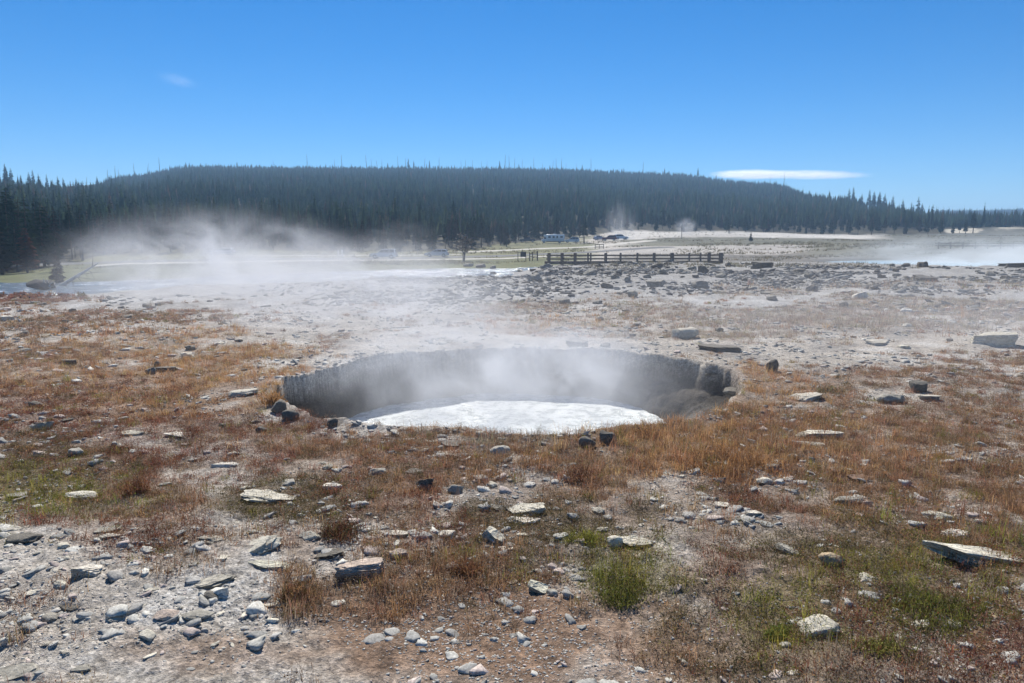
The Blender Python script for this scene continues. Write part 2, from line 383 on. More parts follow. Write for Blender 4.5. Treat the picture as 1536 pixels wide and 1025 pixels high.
def water_mat(name, col, rough, bump, scale, foam=0.0, foamcol=(.8, .82, .82), stretch=(1, 1, 1), foamscale=1.0, dist=.06):
    m, nt, N, L, P = new_mat(name)
    P.inputs['Roughness'].default_value = rough; P.inputs['IOR'].default_value = 1.333; P.inputs['Specular IOR Level'].default_value = .5
    tc = N.new('ShaderNodeTexCoord'); mp = N.new('ShaderNodeMapping'); mp.inputs['Scale'].default_value = stretch; L.new(tc.outputs['Object'], mp.inputs['Vector'])
    nz = N.new('ShaderNodeTexNoise'); nz.inputs['Scale'].default_value = scale; nz.inputs['Detail'].default_value = 6; nz.inputs['Roughness'].default_value = .6; L.new(mp.outputs[0], nz.inputs['Vector'])
    fz = N.new('ShaderNodeTexNoise'); fz.inputs['Scale'].default_value = scale * foamscale; fz.inputs['Detail'].default_value = 8; fz.inputs['Roughness'].default_value = .7; L.new(mp.outputs[0], fz.inputs['Vector'])
    r = N.new('ShaderNodeMapRange'); r.inputs[1].default_value = .62 - foam * .35; r.inputs[2].default_value = .74 - foam * .3; L.new(fz.outputs['Fac'], r.inputs[0])
    mx = N.new('ShaderNodeMix'); mx.data_type = 'RGBA'; mx.inputs[6].default_value = (*col, 1); mx.inputs[7].default_value = (*foamcol, 1)
    if foam > 0: L.new(r.outputs[0], mx.inputs[0])
    else: mx.inputs[0].default_value = 0
    L.new(mx.outputs[2], P.inputs['Base Color'])
    if foam > 0:
        rr = N.new('ShaderNodeMapRange'); rr.inputs[3].default_value = rough; rr.inputs[4].default_value = .6; L.new(r.outputs[0], rr.inputs[0]); L.new(rr.outputs[0], P.inputs['Roughness'])
    bp = N.new('ShaderNodeBump'); bp.inputs['Strength'].default_value = bump; bp.inputs['Distance'].default_value = dist
    L.new(nz.outputs['Fac'], bp.inputs['Height']); L.new(bp.outputs[0], P.inputs['Normal'])
    return m

M_GROUND = ground_mat()
M_ROCK = rock_mat('grey_stone'); M_ROCK_S = rock_mat('layered_stone', True)
M_GRAVEL = attr_mat('gravel')
M_GRASS = leaf_mat('grass_blades', .5)
M_COVER = leaf_mat('low_leaves', .42)
M_NEEDLE = leaf_mat('pine_needles', .10, objrand=True)
M_NEEDLE_F = leaf_mat('forest_needles', .10)
M_BARK = simple('pine_bark', (.085, .065, .05), .9, var=.3, scale=3, bump=.4)
M_DEAD = simple('dead_wood', (.10, .088, .08), .9, var=.3, scale=4, bump=.4)
M_PALEWOOD = simple('bleached_wood', (.45, .42, .37), .85, var=.2, scale=5)
M_RAIL = simple('weathered_timber', (.125, .105, .09), .85, var=.3, scale=4, bump=.3)
M_WHITE = simple('white_paint', (.72, .73, .74), .28, var=.03, scale=2, spec=.5)
M_SILVER = simple('silver_paint', (.52, .54, .56), .3, metal=.3, var=.03, scale=2, spec=.5)
M_DARKCAR = simple('dark_paint', (.03, .032, .04), .25, var=.05, scale=2, spec=.5)
M_MAROON = simple('maroon_paint', (.14, .035, .04), .3, var=.05, scale=2, spec=.5)
M_GLASS = simple('tinted_glass', (.018, .02, .023), .08, var=.05, scale=2, spec=.6)
M_TYRE = simple('tyre_rubber', (.02, .02, .02), .8, var=.1)
M_RIM = simple('alloy', (.45, .46, .47), .35, metal=.8, var=.05)
M_LAMP = simple('lamp_glass', (.7, .7, .68), .15, var=.05, spec=.6)
M_RED = simple('red_lens', (.35, .02, .02), .2, var=.05, spec=.5)
M_ASPHALT = simple('asphalt', (.10, .10, .10), .9, var=.15, scale=.8)
M_DIRT = simple('pale_gravel_road', (.46, .43, .37), .95, var=.12, scale=.4)

# ------------------------------------------------------------------ ground sheet
def build_ground():
    phi = np.concatenate([np.linspace(-180, -40, 71)[:-1], np.linspace(-40, 40, 1001), np.linspace(40, 180, 71)[1:-1]])
    phi = np.radians(phi)
    r = [0.4]
    while r[-1] < 5200:
        q = r[-1]
        k = 1.06 if q < 2.6 else 1.0044 if q < 6.5 else 1.0036 if 8.3 < q < 17.5 else 1.0062 if q < 62 else 1.009 if q < 130 else 1.018 if q < 420 else 1.05
        r.append(q * k)
    r = np.array(r); nr, nc = len(r), len(phi)
    X = r[:, None] * np.sin(phi)[None, :]; Y = r[:, None] * np.cos(phi)[None, :]
    x, y = X.ravel(), Y.ravel()
    z = gz(x, y)
    px, py = to_px(x, y)
    W = np.zeros((len(x), 6)); near = (y > 1.5) & (y < 64) & (np.abs(x) < y * 1.3 + 4)
    W[near] = veg(x[near], y[near])
    n1 = fbm(x, y, .8, 4, 101); n2 = fbm(x, y, 5, 4, 103); n3 = fbm(x, y, .25, 3, 107)
    sinter = np.array([.445, .398, .338])
    C = sinter[None, :] * (1 + .16 * n1 + .13 * n2)[:, None]
    wht = sstep(.12, .5, n1 + .5 * n2)[:, None]
    C = C * (1 - .5 * wht) + np.array([.56, .545, .51]) * .5 * wht
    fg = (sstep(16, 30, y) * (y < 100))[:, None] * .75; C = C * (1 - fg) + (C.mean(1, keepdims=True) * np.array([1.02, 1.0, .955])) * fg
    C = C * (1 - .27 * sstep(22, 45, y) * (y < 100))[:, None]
    grey = sstep(.1, .45, -n1 + .4 * n3)[:, None]
    C = C * (1 - .45 * grey) + np.array([.235, .22, .205]) * .45 * grey
    s = np.zeros(len(x))
    for (cx, cy, rx, ry, w) in SOIL:
        e = np.hypot((px - cx) / rx, (py - cy) / ry)
        s = np.maximum(s, w * sstep(1.3, .5, e + .6 * n1 + .3 * n3))
    s *= (y < 60)
    soil = np.array([.245, .152, .095])[None, :] * (1 + .35 * n3 + .2 * n1)[:, None]
    C = C * (1 - s[:, None]) + soil * s[:, None]
    wt = np.clip(W.sum(1), 0, 1) * .62
    lit = (W @ np.array([VCOL[k] for k in VKEYS])) / np.maximum(W.sum(1), 1e-6)[:, None]
    lit = lit * .55 + np.array([.15, .095, .06]) * .45
    C = C * (1 - wt[:, None]) + lit * wt[:, None]
    # pit wall: its shade is put into a dark base colour, with random streaks
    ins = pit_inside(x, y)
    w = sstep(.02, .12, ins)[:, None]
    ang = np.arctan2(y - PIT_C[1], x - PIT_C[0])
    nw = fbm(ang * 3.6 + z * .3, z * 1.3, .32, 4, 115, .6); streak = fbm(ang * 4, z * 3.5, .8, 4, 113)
    shade_col = np.array([.044, .038, .033])[None, :] * np.clip(1 + .75 * nw + .35 * streak, .4, 2.4)[:, None] + np.array([.08, .068, .052]) * (sstep(.1, .7, streak) * sstep(-.75, -.15, z))[:, None]
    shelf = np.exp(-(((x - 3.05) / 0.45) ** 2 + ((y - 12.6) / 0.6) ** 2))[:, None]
    shade_col = shade_col * (1 - .6 * shelf) + np.array([.32, .30, .27]) * .6 * shelf
    C = C * (1 - w) + shade_col * w
    # beyond the river
    u = 768 + F * x / np.maximum(y, 1.0)
    n4 = fbm(x, y, 34, 5, 109, .6); y0 = y; y = y + 13 * n4 * sstep(85, 130, y); u = u + 26 * fbm(x, y0, 18, 3, 111) * (y > 85)
    def patch(mask, col, var=.2):
        nonlocal C
        c = np.array(col)[None, :] * (1 + var * n2 + var * .6 * n1 + .35 * n4)[:, None]
        C = C * (1 - mask[:, None]) + c * mask[:, None]
    edge = np.interp(u, [0, 200, 300, 600, 740, 835, 860], [60, 68, 76, 94, 90, 95, 100])
    bank = sstep(-1.5, 1.5, y - edge + 2 * n2) * (1 - sstep(850, 905, u + 30 * n2))
    patch(bank, (.125, .130, .058), .35)
    patch(sstep(120, 138, y + 8 * n2) * (1 - sstep(830, 900, u)), (.17, .165, .085), .3)
    rt = sstep(880, 930, u + 20 * n2) * (y > 60)
    patch(rt * sstep(84, 92, y + 4 * n2) * (1 - sstep(125, 135, y)), (.20, .185, .16), .3)
    patch(rt * sstep(128, 138, y + 6 * n2) * (1 - sstep(185, 195, y)), (.40, .37, .33), .15)
    patch(sstep(900, 960, u + 14 * n2) * sstep(190, 198, y + 4 * n2) * (1 - sstep(262, 270, y)), (.155, .150, .108), .25)
    patch(sstep(1180, 1240, u + 20 * n2) * sstep(105, 118, y + 4 * n2) * (1 - sstep(190, 260, y)), (.165, .158, .115), .25)
    patch(sstep(1270, 1330, u + 20 * n2) * sstep(106, 112, y + 3 * n2), (.14, .138, .112), .3)
    patch(sstep(905, 940, u) * (1 - sstep(1290, 1340, u)) * sstep(262, 272, y + 4 * n2) * (1 - sstep(338, 350, y)), (.50, .47, .42), .12)
    fe = forest_edge(u)
    patch(sstep(-4, 6, y - fe + 4 * n2) * (y > 80) * (y > 0), (.062, .056, .036), .3)
    for (a, b, d0, d1) in CLEAR:
        patch(sstep(a, a + 6, u) * (1 - sstep(b - 6, b, u)) * sstep(d0, d0 + 6, y) * (1 - sstep(d1 - 6, d1, y)), (.50, .45, .36), .2)
    y = y0
    C = np.clip(C, .012, .72)
    i = np.arange(nr - 1)[:, None]; j = np.arange(nc)[None, :]; j2 = (j + 1) % nc
    q = np.stack([i * nc + j, i * nc + j2 + 0 * i, (i + 1) * nc + j2, (i + 1) * nc + j], -1).reshape(-1, 4)[:, ::-1]
    V = np.stack([x, y, z], 1)
    V = np.vstack([V, [[0, 0, float(z[0])]]]); C = np.vstack([C, C[:1]])
    fan = np.stack([np.full(nc, len(V) - 1), np.arange(nc), (np.arange(nc) + 1) % nc], 1)[:, ::-1]
    me = np_mesh('ground', V, [q, fan], C, smooth=True)
    o = link('ground', me, M_GROUND); tag(o, kind='structure')

CLEAR = [(1408, 1462, 352, 420), (1485, 1580, 365, 420)]
def forest_edge(u):
    return np.interp(u, [-600, 0, 60, 100, 150, 400, 700, 800, 860, 930, 1300, 1400, 1536, 2100], [100, 102, 108, 122, 150, 172, 192, 262, 285, 342, 345, 345, 430, 430])
build_ground()

# ------------------------------------------------------------------ water
def build_water():
    n, k = 300, 110
    th = np.linspace(-PI, PI, n, endpoint=False); rad = pit_radius(th) + .06
    f = np.linspace(0, 1, k + 1)[1:]
    x = PIT_C[0] + np.outer(f, rad * np.cos(th)); y = PIT_C[1] + np.outer(f, rad * np.sin(th))
    x, y = x.ravel(), y.ravel()
    boil = np.exp(-(((x + .6) / 2.2) ** 2 + ((y - 13.0) / 2.0) ** 2))
    z = WATER_Z + .016 * fbm(x, y, .4, 4, 201) + boil * .05 * np.abs(fbm(x, y, .5, 4, 203))
    V = np.vstack([np.stack([x, y, z], 1), [[PIT_C[0], PIT_C[1], WATER_Z]]])
    i = np.arange(k - 1)[:, None]; j = np.arange(n)[None, :]; j2 = (j + 1) % n
    q = np.stack([i * n + j, (i + 1) * n + j, (i + 1) * n + j2, i * n + j2 + 0 * i], -1).reshape(-1, 4)
    fan = np.stack([np.full(n, len(V) - 1), np.arange(n), (np.arange(n) + 1) % n], 1)
    me = np_mesh('boiling_water', V, [q, fan], smooth=True)
    o = link('boiling_water', me, water_mat('boiling_water', (.52, .56, .56), .16, 1.0, 10, foam=.5, foamcol=(.70, .73, .72), foamscale=.45, dist=.04))
    tag(o, 'milky white boiling water at the bottom of the steaming pit', 'water', kind='structure')
    # river
    cl = [(-150, 49, 19), (-60, 49, 19), (-36, 51, 18), (-29, 57, 21), (-22, 64, 25), (-12, 72, 29), (-6, 76, 28), (0, 84, 18), (5, 88, 14), (10, 90, 12), (18, 92, 9), (26, 93, 7)]
    xs = np.linspace(-150, 26, 260); cx = [c[0] for c in cl]
    cy = np.interp(xs, cx, [c[1] for c in cl]); w = np.interp(xs, cx, [c[2] for c in cl]) * .62
    for _ in range(8):
        cy[1:-1] = (cy[:-2] + 2 * cy[1:-1] + cy[2:]) / 4; w[1:-1] = (w[:-2] + 2 * w[1:-1] + w[2:]) / 4
    m = 30; t = np.linspace(-1, 1, m)
    X = np.repeat(xs[:, None], m, 1); Y = cy[:, None] + t[None, :] * w[:, None]
    Z = -1.12 + .07 * fbm(X, Y, 1.6, 3, 211)
    V = np.stack([X.ravel(), Y.ravel(), Z.ravel()], 1)
    i = np.arange(len(xs) - 1)[:, None]; j = np.arange(m - 1)[None, :]
    q = np.stack([i * m + j, (i + 1) * m + j, (i + 1) * m + j + 1, i * m + j + 1], -1).reshape(-1, 4)
    o = link('river', np_mesh('river', V, [q], smooth=True), water_mat('river_water', (.10, .13, .15), .12, 1.0, 2.2, foam=.26, foamcol=(.66, .69, .70), stretch=(.35, 1, 1), foamscale=.35, dist=.35))  # white foam colour also paints the sun's glitter on the riffles
    tag(o, 'blue grey river with riffles and sun glitter painted white beyond the stony flat', 'river', kind='structure')
    # blue pool
    n = 96; th = np.linspace(0, 2 * PI, n, endpoint=False); f = np.linspace(0, 1.04, 14)[1:]
    x = POOL_C[0] + np.outer(f, POOL_R[0] * np.cos(th)); y = POOL_C[1] + np.outer(f, POOL_R[1] * np.sin(th))
    V = np.vstack([np.stack([x.ravel(), y.ravel(), np.full(x.size, -.55)], 1), [[*POOL_C, -.55]]])
    k = len(f); i = np.arange(k - 1)[:, None]; j = np.arange(n)[None, :]; j2 = (j + 1) % n
    q = np.stack([i * n + j, (i + 1) * n + j, (i + 1) * n + j2, i * n + j2 + 0 * i], -1).reshape(-1, 4)
    fan = np.stack([np.full(n, len(V) - 1), np.arange(n), (np.arange(n) + 1) % n], 1)
    o = link('hot_pool', np_mesh('hot_pool', V, [q, fan], smooth=True), water_mat('pale_blue_water', (.40, .52, .55), .15, .25, 3))
    tag(o, 'pale blue hot pool under drifting steam beyond the stony flat', 'pool', kind='structure')
build_water()

# ------------------------------------------------------------------ roads
ROADS = []
def strip(name, pts, width, mat, lift, label):
    """pts (px, depth) polyline on the ground"""
    P = np.array([((p - 768) / F * d, d) for p, d in pts])
    s = np.concatenate([[0], np.cumsum(np.hypot(*np.diff(P, axis=0).T))])
    ss = np.arange(0, s[-1], 1.5)
    x = np.interp(ss, s, P[:, 0]); y = np.interp(ss, s, P[:, 1])
    for _ in range(12):
        x[1:-1] = (x[:-2] + 2 * x[1:-1] + x[2:]) / 4; y[1:-1] = (y[:-2] + 2 * y[1:-1] + y[2:]) / 4
    tx = np.gradient(x); ty = np.gradient(y); l = np.hypot(tx, ty); nx, ny = -ty / l, tx / l
    m = 7; t = np.linspace(-1, 1, m)
    wv = width / 2 * (1 + .12 * fbm(ss, ss * 0, 9, 2, 5))
    X = x[:, None] + nx[:, None] * t * wv[:, None]; Y = y[:, None] + ny[:, None] * t * wv[:, None]
    Z = gz(X, Y, False).reshape(X.shape) + lift
    Z[:, 0] -= lift + .03; Z[:, -1] -= lift + .03
    V = np.stack([X.ravel(), Y.ravel(), Z.ravel()], 1)
    i = np.arange(len(x) - 1)[:, None]; j = np.arange(m - 1)[None, :]
    q = np.stack([i * m + j, (i + 1) * m + j, (i + 1) * m + j + 1, i * m + j + 1], -1).reshape(-1, 4)
    ROADS.append((x, y, width / 2 + 1.2))
    o = link(name, np_mesh(name, V, [q], smooth=True), mat); tag(o, label, 'road' if 'road' in name else 'path', kind='structure')
strip('road', [(-300, 112), (140, 118), (400, 134), (600, 143), (770, 152), (900, 166), (1000, 184)], 6.5, M_ASPHALT, .12, 'grey asphalt road the white cars drive on')
strip('gravel_path', [(140, 110), (400, 123), (600, 131.5), (780, 139), (850, 142)], 4.6, M_DIRT, .10, 'pale gravel track along the near side of the road')
strip('gravel_path', [(330, 151), (560, 158), (700, 160)], 3.0, M_DIRT, .10, 'pale gravel verge behind the white cars')
strip('side_road', [(685, 172), (740, 183), (820, 196), (880, 205), (930, 226), (975, 248)], 5.5, M_DIRT, .12, 'pale gravel road climbing from the trees towards the white mound')

# ------------------------------------------------------------------ grass and ground cover (nobody could count it)
def sample_ground(n, d0, d1, half=46):
    ph = np.radians(R.uniform(-half, half, n)); r = np.sqrt(R.uniform(d0 * d0, d1 * d1, n))
    return r * np.sin(ph), r * np.cos(ph)

def blades(bx, by, bz, h, lean, w, col, curve=.5, simple_=False):
    """vectorised blades: returns V, faces, colours"""
    n = len(bx)
    a = R.uniform(0, 2 * PI, n); fa = a + R.uniform(-1.2, 1.2, n) + PI / 2
    dx, dy = np.cos(a), np.sin(a); wx, wy = np.cos(fa) * w / 2, np.sin(fa) * w / 2
    L = h * np.tan(lean)
    p0 = np.stack([bx, by, bz - .01], 1)
    p1 = np.stack([bx + dx * L * .35, by + dy * L * .35, bz + h * .58], 1)
    p2 = np.stack([bx + dx * L, by + dy * L, bz + h * (1 - .12 * np.tan(lean))], 1)
    wv = np.stack([wx, wy, 0 * wx], 1)
    if simple_:
        V = np.stack([p0 - wv, p0 + wv, p2], 1).reshape(-1, 3)
        f = [np.arange(n * 3).reshape(n, 3)]; k = 3
    else:
        V = np.stack([p0 - wv, p0 + wv, p1 + wv * .8, p1 - wv * .8, p2], 1).reshape(-1, 3)
        b = np.arange(n)[:, None] * 5
        f = [b + np.array([[0, 1, 2, 3]]), b + np.array([[3, 2, 4]])]; k = 5
    return V, f, np.repeat(col, k, 0)

def join(parts):
    V, F4, F3, C = [], [], [], []; off = 0
    for v, fs, c in parts:
        V.append(v); C.append(c)
        for f in fs:
            (F4 if f.shape[1] == 4 else F3).append(f + off)
        off += len(v)
    faces = []
    if F4: faces.append(np.vstack(F4))
    if F3: faces.append(np.vstack(F3))
    return np.vstack(V), faces, np.vstack(C)

def leaves(cx, cy, cz, s, col):
    n = len(cx)
    u = R.normal(size=(n, 3)); u[:, 2] = np.abs(u[:, 2]) * .6; u /= np.linalg.norm(u, axis=1)[:, None]
    v = np.cross(u, R.normal(size=(n, 3))); v /= np.linalg.norm(v, axis=1)[:, None]
    c = np.stack([cx, cy, cz], 1); s = s[:, None]
    V = np.stack([c, c + u * s * .5 + v * s * .26, c + u * s, c + u * s * .5 - v * s * .26], 1).reshape(-1, 3)
    return V, [np.arange(n * 4).reshape(n, 4)], np.repeat(col, 4, 0)

VC = np.array([VCOL[k] for k in VKEYS])
def tuft_colors(W, n):
    """pick a type for each tuft from its weights; colour with variation"""
    cum = np.cumsum(W + 1e-9, 1); cum /= cum[:, -1:]
    k = (R.random((n, 1)) > cum).sum(1).clip(0, 5)
    c = VC[k] * R.uniform(.65, 1.4, (n, 1)) * R.uniform(.88, 1.12, (n, 3))
    mixd = R.random(n) < .22
    c[mixd] = VC[R.integers(0, 6, mixd.sum())] * R.uniform(.7, 1.3, (mixd.sum(), 1))
    return k, c

def build_grass():
    gparts, cparts = [], []
    for (d0, d1, dens, nb, bw, hs, simp) in [(2.8, 6.5, 270, 20, .0032, 1.0, False), (6.5, 11, 170, 26, .0034, .95, False), (11, 20, 84, 24, .0052, .95, True), (20, 36, 24, 18, .012, 1.25, True), (36, 62, 6.5, 14, .03, 1.8, True)]:
        n = int(dens * math.radians(92) / 2 * (d1 * d1 - d0 * d0))
        x, y = sample_ground(n, d0, d1)
        W = veg(x, y); tot = W.max(1)
        keep = R.random(n) < np.clip(tot * 1.1, 0, 1); x, y, W = x[keep], y[keep], W[keep]; n = len(x)
        k, c = tuft_colors(W, n); z = gz(x, y)
        grass = np.isin(k, [1, 2, 5]) | (R.random(n) < .45)
        g = np.nonzero(grass)[0]
        ht = np.choose(k[g], [.07, .105, .085, .085, .05, .10]) * np.exp(R.normal(-.1, .42, len(g))) * hs
        sp = .05 * hs * np.exp(R.normal(0, .35, len(g)))
        bi = np.repeat(g, nb); m = len(bi); spr = np.repeat(sp, nb)
        gparts.append(blades(x[bi] + R.normal(0, 1, m) * spr, y[bi] + R.normal(0, 1, m) * spr, z[bi], np.repeat(ht, nb) * R.uniform(.3, 1.2, m), np.abs(R.normal(.42, .36, m)).clip(0, 1.2),
                             bw * R.uniform(.6, 1.4, m), np.clip(c[bi] * R.uniform(.65, 1.4, (m, 1)), .01, .6), simple_=simp))
        # dead blades lying flat between the tufts
        nf = max(3, nb // 2); fi = np.repeat(np.arange(n), nf); m = len(fi)
        lit = np.array([(.30, .225, .15), (.17, .11, .07), (.22, .16, .105), (.10, .068, .045)])[R.integers(0, 4, m)] * R.uniform(.7, 1.25, (m, 1))
        gparts.append(blades(x[fi] + R.normal(0, .11 * hs, m), y[fi] + R.normal(0, .11 * hs, m), z[fi] + .012, .022 * hs * R.uniform(.3, 1.4, m), R.uniform(1.05, 1.4, m), bw * R.uniform(.8, 1.8, m), lit, simple_=True))
        l = np.nonzero(~grass | (np.isin(k, [0, 2, 3, 4]) & (R.random(n) < .75)))[0]
        nl = int(nb * 1.9); li = np.repeat(l, nl); m = len(li)
        size = np.repeat(np.exp(R.normal(-.05, .4, len(l))), nl)
        rr = np.sqrt(R.random(m)) * .085 * hs * size; aa = R.uniform(0, 2 * PI, m)
        cparts.append(leaves(x[li] + rr * np.cos(aa), y[li] + rr * np.sin(aa), z[li] + R.random(m) ** 1.2 * .085 * hs * size * (1 - rr / (.14 * hs * size)), bw * 3.6 * R.uniform(.5, 1.5, m), np.clip(c[li] * R.uniform(.6, 1.4, (m, 1)), .01, .6)))
    for (d0, d1, dens, nb, bw, hs) in [(62, 140, .9, 7, .05, .34), (140, 345, .30, 6, .10, .5)]:
        n = int(dens * math.radians(92) / 2 * (d1 * d1 - d0 * d0)); x, y = sample_ground(n, d0, d1); u = 768 + F * x / np.maximum(y, 1)
        ok = (fbm(x, y, 14, 4, 131, .6) > .02) & (y > 60) & (y < forest_edge(u) + 4) & (base_z(x, y) > np.where(y < 100, -.98, -3)) & (np.hypot((x - POOL_C[0]) / POOL_R[0], (y - POOL_C[1]) / POOL_R[1]) > 1.1)
        ok &= ~((u > 905) & (u < 1320) & (y > 262)) | (R.random(n) < .12)
        for (rx, ry, w_) in ROADS:
            for k in range(0, len(rx), 2): ok &= np.hypot(x - rx[k], y - ry[k]) > w_
        x, y = x[ok], y[ok]; n = len(x); z = gz(x, y)
        c = np.array([(.12, .115, .06), (.17, .14, .09), (.09, .085, .05), (.2, .17, .11)])[R.integers(0, 4, n)] * R.uniform(.7, 1.3, (n, 1))
        bi = np.repeat(np.arange(n), nb); m = len(bi)
        gparts.append(blades(x[bi] + R.normal(0, hs * .5, m), y[bi] + R.normal(0, hs * .5, m), z[bi], hs * R.uniform(.3, 1.2, m), np.abs(R.normal(.5, .3, m)).clip(0, 1.1), bw * R.uniform(.7, 1.5, m), c[bi], simple_=True))
    V, f, C = join(gparts)
    o = link('dry_grass', np_mesh('dry_grass', V, f, C), M_GRASS); tag(o, 'dry brown and straw coloured grass over the stony ground', 'grass', kind='stuff')
    V, f, C = join(cparts)
    o = link('ground_cover', np_mesh('ground_cover', V, f, C), M_COVER); tag(o, 'low red brown and yellow green leafy plants hugging the ground', 'ground cover', kind='stuff')
    print('grass', len(V))
build_grass()

# single plants that stand out
LANDMARKS = []      # (px, py, phrase)
def plant(name, px, py, wpx, hpx, cols, label, phrase=None, spiky=False, n=420, cat='plant'):
    x, y = cast(px, py); z = gz1(x, y); w = wpx * y / F; h = hpx * y / F
    c0 = np.array(cols)
    kc = 3 if w < .3 else 7
    ca, cr = R.uniform(0, 2 * PI, kc), np.sqrt(R.random(kc)) * w * .36
    cxx, cyy, ch = cr * np.cos(ca), cr * np.sin(ca) * .8, h * R.uniform(.45, 1.05, kc); cs = w * R.uniform(.12, .28, kc)
    r = empty(name, (x, y, z), 0, label, cat)
    m = n; ci = R.integers(0, kc, m)
    col = c0[R.integers(0, len(c0), m)] * R.uniform(.6, 1.4, (m, 1))
    V, f, C = join([blades(cxx[ci] + R.normal(0, 1, m) * cs[ci] * .6, cyy[ci] + R.normal(0, 1, m) * cs[ci] * .6, np.zeros(m) - .01, ch[ci] * R.uniform(.2, 1.1, m), np.abs(R.normal(.6 if spiky else .5, .35, m)).clip(.05, 1.2), (.006 if spiky else .004) * R.uniform(.6, 1.5, m) * max(1, y / 6), col)])
    link('stems', np_mesh('stems', V, f, C), M_GRASS, r)
    m2 = int(n * 2.2); ci = R.integers(0, kc, m2); a = R.uniform(0, 2 * PI, m2); rr = np.sqrt(R.random(m2)) * 1.5
    col = c0[R.integers(0, len(c0), m2)] * R.uniform(.6, 1.4, (m2, 1))
    V, f, C = join([leaves(cxx[ci] + rr * np.cos(a) * cs[ci], cyy[ci] + rr * np.sin(a) * cs[ci], ch[ci] * R.random(m2) ** 1.2 * .85 * (1 - rr / 2.1), .014 * R.uniform(.5, 1.6, m2) * max(1, y / 6), col)])
    link('foliage', np_mesh('foliage', V, f, C), M_COVER, r)
    if phrase: LANDMARKS.append((px, py, phrase))
RB, OR, GR, DO, BR = (.2, .09, .055), (.44, .25, .11), (.22, .21, .055), (.13, .11, .052), (.28, .17, .1)
plant('grass_tuft', 440, 893, 62, 56, [BR, RB, DO, OR], 'bushy brown and olive tuft of dry grass right of the bare pale gravel', 'the bushy brown tuft')
plant('grass_tuft', 1160, 950, 70, 34, [GR, GR, (.15, .19, .04)], 'bright yellow green spiky tuft left of the pale angular boulder', spiky=True, n=260)
plant('grass_tuft', 1322, 975, 75, 34, [GR, (.26, .24, .07)], 'yellow green rosette of long flat blades in front of the green patch', spiky=True, n=200)
plant('green_shrub', 950, 890, 150, 27, [GR, (.13, .15, .03), DO], 'broad low bright green shrub right of the olive grey angular stone', 'the low green shrub', n=1000, cat='shrub')
plant('green_shrub', 870, 815, 60, 26, [(.26, .25, .04), GR], 'small yellow green shrub above the olive grey angular stone', n=300, cat='shrub')
plant('green_shrub', 1370, 915, 160, 44, [GR, (.12, .14, .03), DO], 'wide yellow green shrub below the big long pale slab', 'the wide yellow green shrub', n=1000, cat='shrub')
plant('red_shrub', 525, 805, 90, 40, [RB, DO, (.1, .05, .03)], 'dark reddish leafy shrub left of the pale pinkish stone', n=600, cat='shrub')
plant('red_shrub', 205, 740, 50, 60, [RB, (.2, .1, .05)], 'tall thin red brown weed beside the pale low mound', n=260, cat='weed')
plant('red_shrub', 700, 862, 55, 44, [(.24, .13, .06), RB], 'rusty orange shrub beside the small tan stone', n=380, cat='shrub')
plant('grass_tuft', 1060, 700, 200, 42, [OR, (.3, .15, .06), BR], 'large orange straw coloured clump of grass right of the pit', 'the orange grass clump', n=1200)
plant('grass_tuft', 965, 655, 60, 30, [OR, BR], 'straw coloured grass tuft leaning over the near right rim of the pit', n=350)
plant('grass_tuft', 415, 605, 44, 26, [OR, (.3, .16, .06)], 'orange grass tuft on the left rim of the pit above the dark rocks', n=300)
plant('grass_tuft', 870, 720, 60, 40, [BR, RB], 'upright brown dry tuft in front of the dark pointed rim rock', n=380)
plant('grass_tuft', 1240, 590, 50, 18, [(.2, .19, .1), BR], 'faded olive grass tuft behind the pale topped dark rock', n=260)

# ------------------------------------------------------------------ rocks
def rock_mesh(seed, planes=9, slab=0.0, rough=.08, round_=0.0, sub=3):
    rg = np.random.default_rng(seed)
    bm = bmesh.new(); bmesh.ops.create_icosphere(bm, subdivisions=sub, radius=1.0)
    N = []
    for k in range(planes):
        v = rg.normal(size=3)
        if slab > 0: v[2] *= .35
        v /= np.linalg.norm(v); N.append((Vector(v), rg.uniform(.55, .85) + .2 * round_))
    if slab > 0:
        t = rg.normal(0, .10, 2); N.append((Vector((t[0], t[1], 1)).normalized(), .5)); N.append((Vector((0, 0, -1)), .6))
    off = Vector(rg.uniform(-50, 50, 3))
    if round_ < .5:
        for v in bm.verts:
            q = [math.copysign(abs(t) ** (.66 if slab > 0 else .72), t) for t in v.co]
            v.co = Vector(q) * (1.0 / max(1e-6, max(abs(t) for t in q))) * .84 if slab > 0 else Vector(q) * .9
    for v in bm.verts:
        p = v.co.copy()
        for n, d in N:
            e = p.dot(n) - d
            if e > 0: p -= n * e * (1 - .12 * round_)
        v.co = p
    lay = rg.uniform(4, 7)
    for v in bm.verts:
        p = v.co
        nrm = p.normalized()
        q = mnoise.fractal(p * 1.7 + off, 1.0, 2.0, 4) * rough * 1.6 + mnoise.fractal(p * 6 + off, 1.0, 2.0, 3) * rough * .55
        if slab > 0:
            l = mnoise.noise(Vector((p.x * .8, p.y * .8, math.floor(p.z * lay * 1.6) * 3.7)) + off) * .16
            v.co = p + Vector((nrm.x, nrm.y, 0)) * (l + q) + Vector((0, 0, q * .6))
        else:
            v.co = p + nrm * q
    xs = [v.co.x for v in bm.verts]; ys = [v.co.y for v in bm.verts]; zs = [v.co.z for v in bm.verts]
    for v in bm.verts:
        v.co.x = (v.co.x - (min(xs) + max(xs)) / 2) / (max(xs) - min(xs))
        v.co.y = (v.co.y - (min(ys) + max(ys)) / 2) / (max(ys) - min(ys))
        v.co.z = (v.co.z - min(zs)) / (max(zs) - min(zs))
    return bm_mesh('stone', bm, 38)

